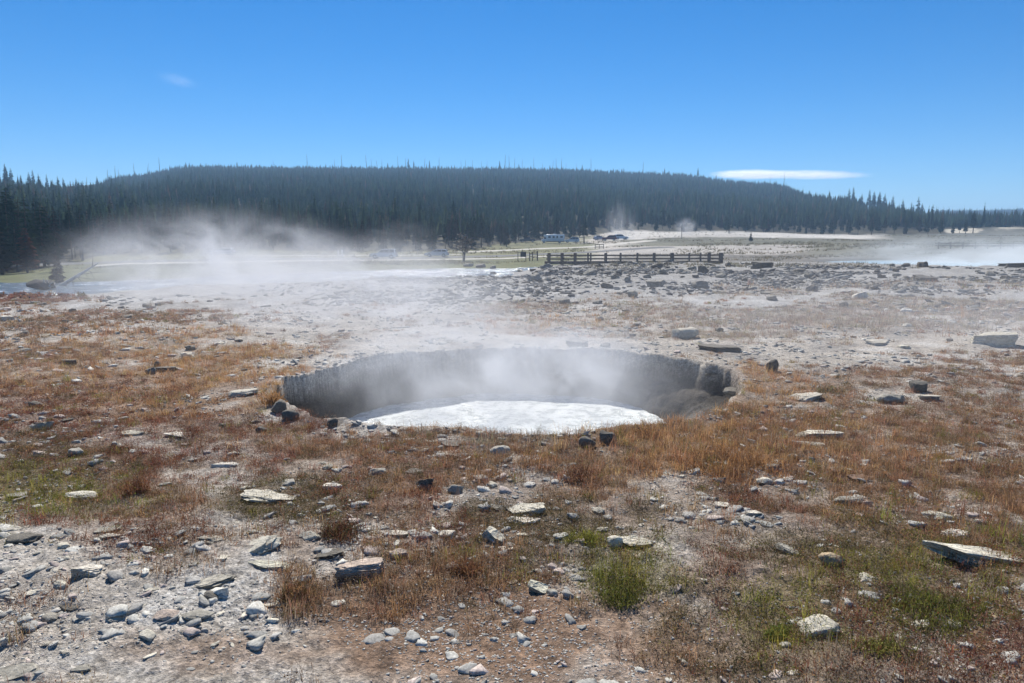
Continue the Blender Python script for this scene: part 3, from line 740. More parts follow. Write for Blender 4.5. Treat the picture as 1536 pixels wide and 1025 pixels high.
TONE = {'pale': (.54, .52, .46), 'white': (.63, .60, .55), 'grey': (.34, .33, .30), 'dark': (.155, .145, .13), 'tan': (.40, .32, .22), 'green': (.46, .46, .40), 'pink': (.46, .385, .34), 'mid': (.43, .41, .37), 'brown': (.17, .11, .08)}
def place_rock(name, px, py, w, h, tone, mesh, label, rz=0.0, tilt=(0, 0), flat=False, cat='rock', group=None, mat=None, depth=None):
    x, y = cast(px, py); k = y / F
    W = w * k * 1.04; th = max(.02, (py - HOR) / F)
    Dp = W * (depth if depth else (.8 if flat else .72))
    H = h * k - Dp * math.sin(th)
    mn = .10 if flat else .16
    if H < mn * W:
        H = mn * W; Dp = max(.35 * W, (h * k - H) / math.sin(th)) if th > .05 else .7 * W
        Dp = min(Dp, (.62 if w > 100 else 1.1) * W)
    y2 = y + Dp * .45; x2 = x * y2 / y
    z = gz1(x, y)
    o = D.objects.new(name, mesh); COL.objects.link(o)
    if not mesh.materials: mesh.materials.append(mat or M_ROCK)
    o.location = (x2, y2, min(z, gz1(x2, y2)) - H * .34)
    o.scale = (W, Dp, H * 1.36)
    o.rotation_euler = (tilt[0], tilt[1], rz)
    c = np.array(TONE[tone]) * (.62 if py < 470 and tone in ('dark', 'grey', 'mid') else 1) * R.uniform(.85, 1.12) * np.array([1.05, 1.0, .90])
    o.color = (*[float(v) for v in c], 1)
    tag(o, label, cat, group)
    return o

ROCKS = [  # px, base y, w, h, tone, kind (s slab, b block, r round), tilt y, label, phrase
    (405, 757, 86, 29, 'pale', 's', .10, 'large pale flat slab with a pointed top beside the dark shrub patch', 'the large pale pointed slab'),
    (392, 836, 68, 36, 'pale', 's', -.35, 'pale tilted slab with a shadowed underside resting on a second flat slab', 'the tilted pale slab'),
    (402, 858, 72, 22, 'green', 's', .05, 'thin greenish pale slab lying under the tilted pale slab', None),
    (38, 817, 48, 25, 'dark', 'b', 0, 'dark grey blocky rock on the bare pale gravel below the green weeds', 'the dark blocky rock'),
    (163, 797, 40, 14, 'grey', 's', 0, 'grey rounded flat stone with a second one touching its front', 'the pair of flat grey stones'),
    (164, 808, 32, 10, 'mid', 's', 0, 'lighter flat stone touching the front of a grey rounded flat stone', None),
    (133, 871, 42, 28, 'white', 's', .12, 'whitish angular slab on bare gravel between small dark stones', 'the whitish angular slab'),
    (91, 886, 26, 16, 'pale', 'b', .1, 'small pale chip in front of the whitish angular slab', None),
    (320, 886, 66, 28, 'grey', 's', -.12, 'long grey slab with a dark round stone at its right end', 'the long grey slab'),
    (316, 903, 29, 21, 'dark', 'r', 0, 'dark round stone tucked against the long grey slab', None),
    (297, 936, 50, 25, 'grey', 'r', 0, 'smooth grey boulder below the dark round stone', 'the smooth grey boulder'),
    (250, 936, 37, 24, 'pink', 'b', 0, 'lumpy pinkish stone left of the smooth grey boulder', None),
    (222, 963, 28, 20, 'pale', 'b', .2, 'pale greenish wedge stone below the lumpy pinkish stone', 'the pale wedge stone'),
    (104, 916, 33, 18, 'dark', 's', .1, 'dark wedge stone leaning on a speckled pale stone', None),
    (76, 931, 31, 19, 'mid', 'r', 0, 'speckled pale stone touching the dark wedge stone', 'the speckled pale stone'),
    (415, 910, 40, 19, 'mid', 's', 0, 'pale grey flat stone just under the bushy brown tuft', None),
    (28, 1022, 66, 34, 'grey', 's', -.1, 'large grey boulder in the bottom left corner, cut by the frame', 'the large corner boulder'),
    (122, 1012, 30, 16, 'grey', 'b', 0, 'small grey flat stone right of the large corner boulder', None),
    (320, 817, 42, 18, 'mid', 's', .15, 'grey slab half buried in dark red weeds left of the tilted pale slab', None),
    (465, 815, 34, 18, 'grey', 'b', 0, 'bluish grey stone right of the tilted pale slab', None),
    (497, 844, 46, 22, 'dark', 's', -.1, 'dark layered slab left of the large rounded grey rock', None),
    (115, 686, 24, 18, 'mid', 'b', .1, 'pale topped block standing in red brown weeds', 'the pale topped block'),
    (265, 659, 36, 9, 'white', 's', 0, 'thin white slab at the edge of the gravel, right of a smaller one', 'the thin white slab'),
    (197, 658, 34, 10, 'pale', 's', 0, 'smaller thin pale slab among red weeds left of the thin white slab', None),
    (64, 644, 34, 16, 'pale', 's', -.35, 'pale tilted slab poking out of the red weeds', 'the pale slab poking from the weeds'),
    (338, 702, 42, 9, 'white', 's', 0, 'thin whitish slab among dry stems above the large pale pointed slab', None),
    (124, 748, 56, 20, 'pale', 'r', 0, 'low pale mound of crust beside the green weeds', 'the low pale mound'),
    (498, 739, 30, 17, 'white', 'b', .1, 'pale block above the dark olive shrubs', None),
    (26, 748, 28, 12, 'grey', 's', 0, 'small grey slab in the yellow green weeds', None),
    (639, 738, 36, 23, 'dark', 's', -.3, 'dark wedge shaped rock beside a round grey one', 'the dark wedge rock'),
    (682, 743, 25, 19, 'grey', 'r', 0, 'round grey stone right of the dark wedge rock', None),
    (567, 713, 28, 15, 'grey', 'b', 0, 'grey block left of the dark wedge rock', None),
    (620, 714, 32, 15, 'dark', 's', .1, 'dark flat stone behind the dark wedge rock', None),
    (790, 774, 57, 27, 'pale', 's', -.08, 'pale striated slab with a peaked top', 'the pale striated slab'),
    (788, 788, 46, 15, 'white', 's', .05, 'flat white slab in front of the pale striated slab', None),
    (747, 767, 32, 15, 'dark', 's', 0, 'dark flat stone left of the pale striated slab', None),
    (541, 875, 72, 48, 'pink', 's', -.05, 'large rounded pinkish grey slab rising from the brown ground', 'the large rounded grey rock'),
    (597, 840, 30, 20, 'pink', 'b', 0, 'pale pinkish lump right of the large rounded grey rock', 'the pale pinkish lump'),
    (600, 810, 34, 14, 'white', 's', 0, 'white crumbling slab above the pale pinkish lump', None),
    (740, 817, 36, 26, 'pale', 's', .3, 'pale slab leaning right below the flat white slab', 'the leaning pale slab'),
    (760, 829, 24, 11, 'white', 's', 0, 'small white chip in front of the leaning pale slab', None),
    (671, 807, 26, 15, 'white', 'b', 0, 'small white block left of the leaning pale slab', None),
    (957, 824, 56, 22, 'pale', 's', .04, 'pale weathered block with a dark notch, larger of a touching pair', 'the pale notched block'),
    (925, 824, 25, 24, 'pale', 'b', -.2, 'pale upright stone, smaller of a touching pair', None),
    (804, 888, 32, 21, 'green', 's', .35, 'olive grey angular stone with a flat sloping face', 'the olive grey angular stone'),
    (828, 892, 21, 15, 'grey', 'r', 0, 'small bluish round stone touching the olive grey angular stone', None),
    (704, 857, 20, 15, 'tan', 'r', 0, 'small round tan stone by the rusty shrub', 'the small tan stone'),
    (880, 673, 25, 21, 'dark', 'b', 0, 'dark squat rock on the near rim of the pit', 'the dark squat rim rock'),
    (915, 668, 25, 27, 'dark', 'b', -.25, 'dark pointed rock standing on the near rim of the pit', 'the dark pointed rim rock'),
    (418, 622, 24, 24, 'dark', 'b', 0, 'dark upright rock on the left rim of the pit', 'the dark rocks on the left rim'),
    (436, 632, 26, 20, 'dark', 'r', 0, 'dark rounded rock lower on the left rim of the pit', None),
    (499, 642, 17, 15, 'dark', 'r', 0, 'small dark boulder on the near left rim of the pit', None),
    (678, 674, 36, 15, 'dark', 's', .1, 'dark slab near the rim with pale slabs in front', 'the dark slab near the rim'),
    (677, 686, 42, 14, 'white', 's', 0, 'white broken slab in front of the dark slab near the rim', None),
    (750, 684, 32, 22, 'mid', 'r', 0, 'weathered grey stone in dry grass right of the white broken slab', None),
    (362, 597, 46, 15, 'mid', 's', -.08, 'long pale grey slab left of the pit', 'the long slab left of the pit'),
    (225, 561, 17, 12, 'dark', 'b', 0, 'dark squarish stone, left end of a tight cluster', 'the tight dark cluster'),
    (248, 558, 30, 10, 'dark', 's', 0, 'dark flat stone, right end of a tight cluster', None),
    (236, 550, 10, 9, 'dark', 'b', 0, 'small dark stone perched behind a tight cluster', None),
    (103, 547, 28, 10, 'dark', 's', 0, 'dark flat stone with three smaller ones around it', 'the dark flat stone'),
    (1462, 850, 160, 44, 'pale', 's', .22, 'big long pale slab sloping down out of the frame', 'the big long pale slab'),
    (1432, 804, 46, 19, 'white', 'r', 0, 'mottled white rock behind the big long pale slab', None),
    (1228, 953, 72, 43, 'pale', 'b', -.08, 'pale angular boulder with a bluish flat left face', 'the pale angular boulder'),
    (1246, 852, 38, 29, 'tan', 'r', 0, 'round tan boulder in olive weeds', 'the round tan boulder'),
    (1273, 758, 49, 17, 'grey', 'r', 0, 'grey flat topped stone among brown grass', 'the grey flat topped stone'),
    (1293, 726, 45, 16, 'brown', 's', .05, 'dark brown slab with a pale edge behind the grey flat topped stone', 'the dark brown slab'),
    (1181, 832, 40, 21, 'grey', 's', .4, 'dark grey slab tilted down to the right', 'the tilted dark grey slab'),
    (1146, 728, 27, 16, 'pale', 'b', 0, 'pale block in orange grass', None),
    (1082, 761, 28, 10, 'white', 's', -.1, 'white sliver of stone below the orange grass', 'the white sliver'),
    (1130, 778, 26, 13, 'white', 's', 0, 'white crumbling stone right of the white sliver', None),
    (1405, 783, 46, 22, 'pale', 'r', .1, 'pale hollowed stone above the big long pale slab', None),
    (1230, 659, 72, 11, 'pale', 's', 0, 'long pale layered slab in brown grass', 'the long layered slab'),
    (1216, 671, 40, 10, 'mid', 's', 0, 'lower greenish slab under the long layered slab', None),
    (1428, 938, 32, 20, 'white', 'r', 0, 'white crusty lump in dark weeds', 'the white crusty lump'),
    (1190, 1017, 23, 14, 'white', 'r', 0, 'white rounded pebble below the pale angular boulder', None),
    (1178, 974, 20, 13, 'grey', 'r', 0, 'grey stone left and in front of the pale angular boulder', None),
    (1210, 603, 50, 17, 'mid', 's', -.15, 'pale topped dark slab right of the pit', 'the pale topped slab'),
    (1155, 558, 19, 22, 'dark', 'b', .15, 'dark upright rock leaning left behind the pit', 'the dark upright rock'),
    (1376, 590, 29, 21, 'dark', 'b', .1, 'dark block in dry grass far right of the pit', 'the dark block in dry grass'),
    (1336, 606, 42, 20, 'grey', 'r', 0, 'rounded grey boulder left of the dark block', None),
    (1394, 603, 32, 13, 'mid', 's', 0, 'flat grey stone in front of the dark block', None),
    (1485, 519, 62, 29, 'pale', 's', 0, 'pale layered outcrop with ragged steps', 'the pale layered outcrop'),
    (1080, 528, 66, 16, 'dark', 's', .05, 'long dark slab behind the pit', 'the long dark slab'),
    (1028, 508, 40, 20, 'mid', 'b', -.05, 'craggy grey rock with a pale cap behind the pit', 'the craggy pale capped rock'),
    (867, 521, 36, 15, 'dark', 's', .05, 'dark slab on the far rim of the pit', 'the dark slab on the far rim'),
    (1318, 518, 42, 9, 'mid', 's', 0, 'thin flat slab on bare pale ground', 'the thin flat slab'),
    (1288, 448, 24, 11, 'white', 's', -.1, 'white stone on the grey flat in front of the pale blue pool', 'the white stone on the flat'),
    (985, 431, 30, 13, 'grey', 's', -.1, 'broad grey slab on the rocky flat with a white patch below', 'the broad grey slab'),
    (1055, 410, 16, 12, 'dark', 'b', 0, 'dark block in front of the right end of the boardwalk', 'the dark block by the boardwalk'),
    (1145, 402, 30, 10, 'dark', 's', 0, 'long dark rock on the crest of the flat', 'the long dark crest rock'),
    (1384, 422, 42, 10, 'dark', 's', .03, 'long dark rock in front of the pale blue pool', 'the long rock before the pool'),
    (1512, 401, 46, 8, 'dark', 's', -.05, 'dark ledge at the edge of the pale blue pool', 'the dark ledge by the pool'),
    (1076, 566, 44, 11, 'dark', 's', .05, 'dark ledge breaking out of the right rim of the pit', 'the dark ledge on the right rim'),
    (1102, 593, 34, 15, 'dark', 'b', 0, 'dark block on the right rim of the pit beside dry grass', None),
    (8, 481, 26, 9, 'white', 's', 0, 'pale slab at the left edge of the flat', 'the pale slab at the left edge'),
]
for i, (px, py, w, h, tone, kd, ty, lab, phr) in enumerate(ROCKS):
    me = rock_mesh(500 + i, 8 if kd != 'r' else 6, 1.0 if kd == 's' else 0.0, .085 if kd != 'r' else .10, .5 if kd == 'r' else 0.0, sub=4 if w > 40 else 3)
    striated = kd == 's' and i % 3 != 1
    place_rock('flat_stone' if kd == 's' else 'boulder' if kd == 'r' and w > 24 else 'rock', px, py, w, h, tone, me, lab, R.uniform(-.25, .25) if w > 40 else R.uniform(-.6, .6), (R.normal(0, .05), ty), kd == 's', mat=M_ROCK_S if striated else M_ROCK)
    if phr: LANDMARKS.append((px, py - h / 2, phr))

# the many lesser stones, each still one of its own
LANDMARKS += [(905, 386, 'the boardwalk railing'), (1395, 394, 'the pale blue pool'), (760, 530, 'the far rim of the pit'), (1040, 640, "the pit's right rim"), (60, 432, 'the fallen dead tree')]
TPL = [('flat', rock_mesh(900 + k, 8, 1.0, .10, 0, 3)) for k in range(5)] + [('angular', rock_mesh(920 + k, 9, 0, .13, 0, 3)) for k in range(6)] + [('rounded', rock_mesh(940 + k, 9, 0, .15, .4, 3)) for k in range(2)]
for _, m_ in TPL: m_.materials.append(M_ROCK)
REG = [  # px0, px1, py0, py1, n, wmin, wmax, tones
    (690, 1536, 399, 420, 52, 7, 20, ['dark', 'dark', 'grey', 'grey']), (720, 1536, 420, 452, 34, 8, 24, ['dark', 'grey', 'mid']), (760, 1536, 452, 525, 20, 8, 24, ['dark', 'grey', 'mid', 'pale']),
    (0, 420, 468, 560, 22, 8, 20, ['dark', 'dark', 'grey', 'pale']), (0, 500, 600, 740, 12, 10, 26, ['pale', 'grey', 'dark']), (0, 420, 760, 1015, 30, 10, 30, ['mid', 'pale', 'grey', 'pale', 'mid']), (430, 1010, 680, 880, 26, 10, 28, ['pale', 'grey', 'mid', 'dark', 'pink']),
    (1010, 1536, 640, 1010, 16, 12, 30, ['pale', 'grey', 'mid', 'tan']), (440, 980, 880, 1015, 4, 7, 11, ['white', 'grey', 'mid'])]
used = set()
def relation(px, py):
    best = min(LANDMARKS, key=lambda l: math.hypot((l[0] - px), (l[1] - py) * 2.2))
    dx, dy = px - best[0], (py - best[1]) * 2.2
    if abs(dx) > abs(dy): w = 'left of' if dx < 0 else 'right of'
    else: w = 'behind' if dy < 0 else 'in front of'
    dd = math.hypot(dx, dy)
    near = 'just ' if dd < 45 else '' if dd < 110 else 'well '
    return near + w + ' ' + best[2]
taken = [(r[0], r[1], r[2]) for r in ROCKS]
LESSER = []
for (a, b, c, d, n, w0, w1, tones) in REG:
    k = tries = 0
    while k < n and tries < 4000:
        tries += 1
        px, py = R.uniform(a, b), R.uniform(c, d); w = math.exp(R.uniform(math.log(w0), math.log(w1)))
        if any(abs(px - t[0]) < (w + t[2]) * .55 and abs(py - t[1]) < max(5, (w + t[2]) * .2) for t in taken): continue
        x, y = cast(px, py)
        if float(pit_inside(np.array([x]), np.array([y]))[0]) > -.12: continue
        taken.append((px, py, w)); k += 1
        kind, me = TPL[R.integers(0, len(TPL) if py < 520 else len(TPL) - 2)]
        tone = tones[R.integers(0, len(tones))]
        LESSER.append((px, py, w, kind, me, tone))
LESSER.sort(key=lambda t: -t[2])
TW = {'dark': 'dark', 'grey': 'grey', 'mid': 'light grey', 'pale': 'pale', 'white': 'white', 'tan': 'tan', 'pink': 'pinkish'}
LAB = {}
for (px, py, w, kind, me, tone) in LESSER:
    rel = relation(px, py)
    size = 'fist sized' if w * cast(px, py)[1] / F < .13 else 'small' if w * cast(px, py)[1] / F < .3 else 'knee high' if w * cast(px, py)[1] / F > .8 else 'midsized'
    lab = f'{size} {TW[tone]} {kind} stone {rel}'
    twins = LAB.setdefault(lab, []); twins.append(0)
    hh = w * {'flat': .28, 'angular': .46, 'rounded': .5}[kind] * R.uniform(.8, 1.2)
    twins[-1] = place_rock('rock', px, py, w, hh, tone, me, lab, R.uniform(0, 6.28), (R.normal(0, .08), R.normal(0, .12)), kind == 'flat', group='stones scattered over the flat')

for lab, tw in LAB.items():
    if len(tw) > 1:
        for j, o in enumerate(tw):
            o['label'] = lab + [', the largest such', ', second largest', ', third largest', ', fourth largest', ', fifth largest', ', sixth largest', ', seventh largest'][min(j, 6)]
            if len(o['label'].split()) > 16: o['label'] = o['label'].replace('just ', '').replace('well ', '').replace(' of the boardwalk railing', ' of the railing')

def build_gravel():
    t = (1 + 5 ** .5) / 2
    I = np.array([(-1, t, 0), (1, t, 0), (-1, -t, 0), (1, -t, 0), (0, -1, t), (0, 1, t), (0, -1, -t), (0, 1, -t), (t, 0, -1), (t, 0, 1), (-t, 0, -1), (-t, 0, 1)], float) / 1.9
    FI = np.array([(0, 11, 5), (0, 5, 1), (0, 1, 7), (0, 7, 10), (0, 10, 11), (1, 5, 9), (5, 11, 4), (11, 10, 2), (10, 7, 6), (7, 1, 8), (3, 9, 4), (3, 4, 2), (3, 2, 6), (3, 6, 8), (3, 8, 9), (4, 9, 5), (2, 4, 11), (6, 2, 10), (8, 6, 7), (9, 8, 1)])
    xs, ys, ss = [], [], []
    for (d0, d1, dens, s0, s1) in [(2.8, 5.5, 1500, .004, .022), (5.5, 9, 480, .007, .03), (2.8, 9, 60, .02, .06), (2.8, 12, 48, .035, .13), (9, 14, 130, .012, .06), (14, 28, 30, .025, .16), (28, 50, 11, .06, .36), (50, 80, 7, .10, .65)]:
        n = int(dens * math.radians(92) / 2 * (d1 * d1 - d0 * d0))
        x, y = sample_ground(n, d0, d1)
        s = np.exp(R.uniform(math.log(s0), math.log(s1), n))
        W = veg(x, y).max(1)
        n1 = fbm(x, y, .9, 3, 301) if d0 < 20 else fbm(x, y, 5, 3, 301)
        p = np.clip(1 - .5 * W, 0, 1) * sstep(-.3, .45, n1) * 1.3
        if d0 >= 28: p *= np.where(x > -8, 1, .25)
        if s1 > .04 and d0 < 6:
            qx, qy = to_px(x, y)
            for (cx, cy, rx, ry, w_) in SOIL: p *= 1 - w_ * .85 * sstep(1.2, .6, np.hypot((qx - cx) / rx, (qy - cy) / ry))
        ok = (R.random(n) < p) & (pit_inside(x, y) < -.02)
        if d0 >= 28: ok &= (base_z(x, y) > -.35)
        xs.append(x[ok]); ys.append(y[ok]); ss.append(s[ok])
    tr = R.uniform(0, 2 * PI, 1500); rr = pit_radius(tr) + np.abs(R.normal(0, .35, 1500)) + .05
    tx, ty = PIT_C[0] + rr * np.cos(tr), PIT_C[1] + rr * np.sin(tr); kp = R.random(1500) < sstep(-.1, .5, fbm(tx, ty, 1.1, 3, 307))
    xs.append(tx[kp]); ys.append(ty[kp]); ss.append(np.exp(R.uniform(math.log(.015), math.log(.13), int(kp.sum()))))
    x, y, s = map(np.concatenate, (xs, ys, ss)); n = len(x); z = gz(x, y)
    pal = np.array([TONE[k] for k in ('pale', 'grey', 'mid', 'grey', 'pink', 'pale', 'grey')])
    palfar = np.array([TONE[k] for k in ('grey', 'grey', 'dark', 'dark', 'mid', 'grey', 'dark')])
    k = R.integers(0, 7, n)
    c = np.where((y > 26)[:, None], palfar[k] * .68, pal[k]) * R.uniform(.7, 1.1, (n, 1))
    sc = np.stack([s * R.uniform(.7, 1.5, n), s * R.uniform(.7, 1.5, n), s * R.uniform(.3, .65, n)], 1)
    a = R.uniform(0, 2 * PI, n); ca, sa = np.cos(a)[:, None], np.sin(a)[:, None]; tx = R.normal(0, .25, n)[:, None]
    def put(V, i):
        X = V[:, :, 0] * ca[i] - V[:, :, 1] * sa[i]; Y = V[:, :, 0] * sa[i] + V[:, :, 1] * ca[i]; Z = V[:, :, 2] + X * tx[i]
        return np.stack([X + x[i][:, None], Y + y[i][:, None], Z + z[i][:, None] + sc[i][:, 2:3] * .02], -1).reshape(-1, 3)
    big = (s * F / 1536 * 1024 / np.maximum(y, 1) > 5.5) & (y < 30)
    parts = []
    i = np.nonzero(~big)[0]; m = len(i)
    V = I[None] * (1 + R.normal(0, .26, (m, 12, 1))) * sc[i][:, None, :] * .5
    parts.append((put(V, i), [(np.arange(m)[:, None, None] * 12 + FI[None]).reshape(-1, 3)], np.repeat(c[i], 12, 0)))
    for q in range(6):
        me = rock_mesh(1200 + q, 12, .6 if q % 2 else 0, .15, 0, 2); nv = len(me.vertices)
        co = np.empty(nv * 3, np.float32); me.vertices.foreach_get('co', co); co = co.reshape(-1, 3) - np.array([0, 0, .5])
        fi = np.array([p.vertices[:] for p in me.polygons]); D.meshes.remove(me)
        i = np.nonzero(big & (np.arange(n) % 6 == q))[0]; m = len(i)
        V = co[None] * sc[i][:, None, :] * np.array([1.0, 1.0, .85])
        parts.append((put(V, i), [(np.arange(m)[:, None, None] * nv + fi[None]).reshape(-1, 3)], np.repeat(c[i], nv, 0)))
    V, f, C = join(parts)
    o = link('gravel', np_mesh('gravel', V, f, C), M_GRAVEL); tag(o, 'loose grey and pale gravel and rubble strewn over the flat', 'gravel', kind='stuff')
    print('gravel', n)
build_gravel()

# ------------------------------------------------------------------ trees
def crown_mesh(seed, levels, nb, base=.2, width=.17, fine=True, ragged=.35):
    """a conifer crown one metre tall, to be scaled by the tree's height"""
    rg = np.random.default_rng(seed); Q = []
    V = []
    def kite(a, b, wid, up):
        a, b = np.array(a), np.array(b); d = b - a; s = np.cross(d, up); s = s / (np.linalg.norm(s) + 1e-9) * wid
        m = a + d * .55
        k = len(V); V.extend([a, m + s, b, m - s]); Q.append((k, k + 1, k + 2, k + 3))
    for i in range(levels):
        t = (i + rg.uniform(-.3, .3)) / levels
        z = base + (1 - base) * max(t, 0)
        prof = (1 - t) ** .75 * (.55 + .45 * min(1, t * 5 + .35))
        for k in range(nb):
            if rg.random() < .14: continue
            a = rg.uniform(0, 2 * PI); r = width * prof * rg.uniform(1 - ragged, 1 + ragged * .7) + .012
            dz = -r * rg.uniform(.05, .45)
            p0 = (0, 0, z); tip = (r * math.cos(a), r * math.sin(a), z + dz)
            kite(p0, tip, r * .26, np.array([0, 0, 1.0]))
            if fine:
                kite(p0, (tip[0], tip[1], tip[2] - r * .06), r * .17, np.array([-math.sin(a), math.cos(a), 0.2]))
                for sgn in (-1, 1):
                    f = rg.uniform(.35, .6); a2 = a + sgn * rg.uniform(.4, .8); q = np.array(tip) * f + np.array(p0) * (1 - f)
                    kite(q, q + np.array([math.cos(a2), math.sin(a2), -.35]) * r * .5, r * .14, np.array([0, 0, 1.0]))
    if not fine:    # the dense inner crown
        k = len(V); w0 = width * .55
        V.extend([np.array([w0 * math.cos(t), w0 * math.sin(t), base + .02]) for t in (0, PI / 2, PI, 3 * PI / 2)] + [np.array([0, 0, .9])])
        for t in range(4): Q.append((k + t, k + (t + 1) % 4, k + 4, k + 4))
    k = len(V); V.extend([np.array([-.008, 0, .93]), np.array([0, .008, .93]), np.array([.008, -.004, .93]), np.array([0, 0, 1.02])])
    Q.append((k, k + 1, k + 3, k + 2))
    return np.array(V), np.array(Q)
CROWNS = [np_mesh('crown', *(lambda v, q: (v, [q]))(*crown_mesh(60 + k, 26, 8, [.12, .22, .3, .15, .36, .1][k], [.15, .13, .12, .19, .14, .17][k]))) for k in range(6)]
for c in CROWNS: c.materials.append(M_NEEDLE)
def trunk_mesh(seed, r=.013):
    bm = bmesh.new(); rg = np.random.default_rng(seed)
    add_tube(bm, [(0, 0, -.02), (rg.normal(0, .003), 0, .3), (rg.normal(0, .004), rg.normal(0, .004), .65), (0, 0, .97)], [r * 1.3, r, r * .65, r * .15], 7)
    for k in range(5):
        a = rg.uniform(0, 6.28); z = rg.uniform(.1, .4)
        add_tube(bm, [(0, 0, z), (math.cos(a) * .05, math.sin(a) * .05, z + .01)], [r * .22, r * .06], 4)
    return bm_mesh('trunk', bm, 40)
TRUNKS = [trunk_mesh(5 + k) for k in range(3)]
for t in TRUNKS: t.materials.append(M_BARK)
def pine(px, dist, h, col, label, wide=1.0, group='pines along the forest edge', name='pine_tree', ci=None):
    x, y, z = at_depth(px, dist)
    r = empty(name, (x, y, z - .15), R.uniform(0, 6.28), label, 'tree', group)
    r.scale = (h * wide, h * wide, h)
    c = D.objects.new('crown', CROWNS[R.integers(0, 6) if ci is None else ci]); COL.objects.link(c); c.parent = r
    c.color = (*[float(v) for v in np.clip(np.array(col) * R.uniform(.75, 1.3), .01, .3)], 1)
    t = D.objects.new('trunk', TRUNKS[R.integers(0, 3)]); COL.objects.link(t); t.parent = r
    return r
GREENS = [(.034, .056, .030), (.028, .050, .034), (.044, .060, .030), (.060, .054, .036), (.038, .056, .040), (.085, .066, .048)]
TL = [(45, 'the rusty brown pine'), (98, 'the fallen dead tree'), (338, 'the white car in the steam'), (460, 'the low dark bush by the track'), (577, 'the white off-road car'), (655, 'the white estate car'), (695, 'the bare bushy tree'), (783, 'the information board'), (830, 'the white motorhome'), (912, 'the parked cars'), (1020, 'the tall pole'), (1090, 'the standing person'), (1123, 'the lone young conifer'), (1435, 'the pale clearing'), (1500, 'the timber railing by the pool')]
ORD = ['first', 'second', 'third', 'fourth', 'fifth', 'sixth', 'seventh', 'eighth', 'ninth', 'tenth', 'eleventh', 'twelfth', 'thirteenth', 'fourteenth', 'fifteenth']
ROWN = ['front row', 'second row', 'third row', 'fourth row', 'fifth row']
pine(44, 99, 6.2, (.15, .075, .05), 'rusty brown dying pine at the left forest edge above the green bank', 1.45, ci=3)
n_tree = 1
for row in range(5):
    n = [62, 60, 58, 56, 52][row]
    pxs = np.sort(np.linspace(-25, 1560, n) + R.uniform(-9, 9, n) + row * 5)
    cnt = {}
    items = []
    for p in pxs:
        if 1396 < p < 1470 and row < 3: continue
        items.append(float(p))
    lab = {}
    for p in items:
        l = min(TL, key=lambda q: abs(q[0] - p)); side = 'left' if p < l[0] else 'right'
        lab[p] = (l, side)
    for p in items:
        l, side = lab[p]
        same = sorted([q for q in items if lab[q] == (l, side)], key=lambda q: abs(q - l[0]))
        o = ORD[same.index(p)]
        fe = float(forest_edge(p)); d = fe + row * (6 if p < 900 else 8) + R.uniform(-2.5, 3)
        h = (R.uniform(6, 10) if p > 110 else R.uniform(6.5, 11)) * (.75 if (row == 0 and R.random() < .35) else 1)
        col = GREENS[R.choice(6, p=[.26, .24, .17, .1, .13, .1])]
        pine(p, d, h, col, f'{o} pine {side} of {l[1]} in the {ROWN[row]}', R.uniform(.8, 1.15))
        n_tree += 1
# trees that stand apart
pine(1123, 232, 3.1, (.045, .06, .03), 'lone young conifer on the green meadow in front of the white mound', 1.3, group='trees standing apart', ci=3)
for i, (p, d, h, l) in enumerate([(1404, 350, 9, 'left of the pale clearing'), (1422, 346, 6, 'in the middle of the pale clearing'), (1441, 340, 7.5, 'before the right half of the pale clearing, taller one'), (1452, 348, 11, 'right of the pale clearing'), (1432, 352, 5, 'before the pale clearing, the smallest one')]):
    pine(p, d, h, GREENS[i % 3], 'dark conifer standing ' + l, 1.25, group='trees standing apart')
for i, (p, d, h, l) in enumerate([(22, 118, 12.5, 'tallest dark pine at the left edge, behind the rusty brown pine'), (88, 96, 5.0, 'small dark pine on the green bank right of the rusty brown pine'), (6, 97, 9.5, 'dark pine cut by the left edge of the picture'), (70, 112, 10.0, 'dark pine between the rusty brown pine and the fallen dead tree'), (128, 128, 9.0, 'dark pine above the fallen dead tree'), (518, 170, 8.5, 'dark narrow pine left of the white off-road car, ahead of the forest'), (875, 250, 9.5, 'dark pine between the white motorhome and the parked cars'), (760, 215, 6.5, 'brownish pine behind the information board')]):
    pine(p, d, h, GREENS[[0, 1, 1, 0, 4, 0, 1, 5][i]], l, 1.35, group='trees standing apart')

def ridge_depth(p):
    return np.interp(p, [-50, 0, 130, 165, 200, 1100, 1200, 1250, 1300, 1400, 1410, 1536], [500, 500, 560, 700, 1130, 1180, 1100, 720, 680, 650, 1950, 1980])
# dead snags and tall pines that break the ridge line
def snag_mesh(seed):
    rg = np.random.default_rng(seed); bm = bmesh.new()
    add_tube(bm, [(0, 0, -.03), (rg.normal(0, .01), 0, .5), (rg.normal(0, .02), 0, 1)], [.026, .02, .008], 5)
    for k in range(14):
        z = rg.uniform(.25, .95); a = rg.uniform(0, 6.28); l = rg.uniform(.02, .085) * (1.2 - z)
        add_tube(bm, [(0, 0, z), (math.cos(a) * l, math.sin(a) * l, z + rg.uniform(-.02, .02))], [.006, .002], 4, cap=False)
    return bm_mesh('snag', bm)
SNAGS = [snag_mesh(k) for k in range(4)]
for s_ in SNAGS: s_.materials.append(M_DEAD)
SKY = [(35, 'above the rusty brown pine'), (160, 'over the left shoulder of the ridge'), (300, 'over the rounded hump of the ridge'), (450, 'left of the ridge pines'), (577, 'above the white off-road car'), (655, 'above the white estate car'), (760, 'above the information board'), (830, 'above the white motorhome'), (930, 'above the parked cars'), (1040, 'left of the cloud'), (1170, 'in front of the cloud')]
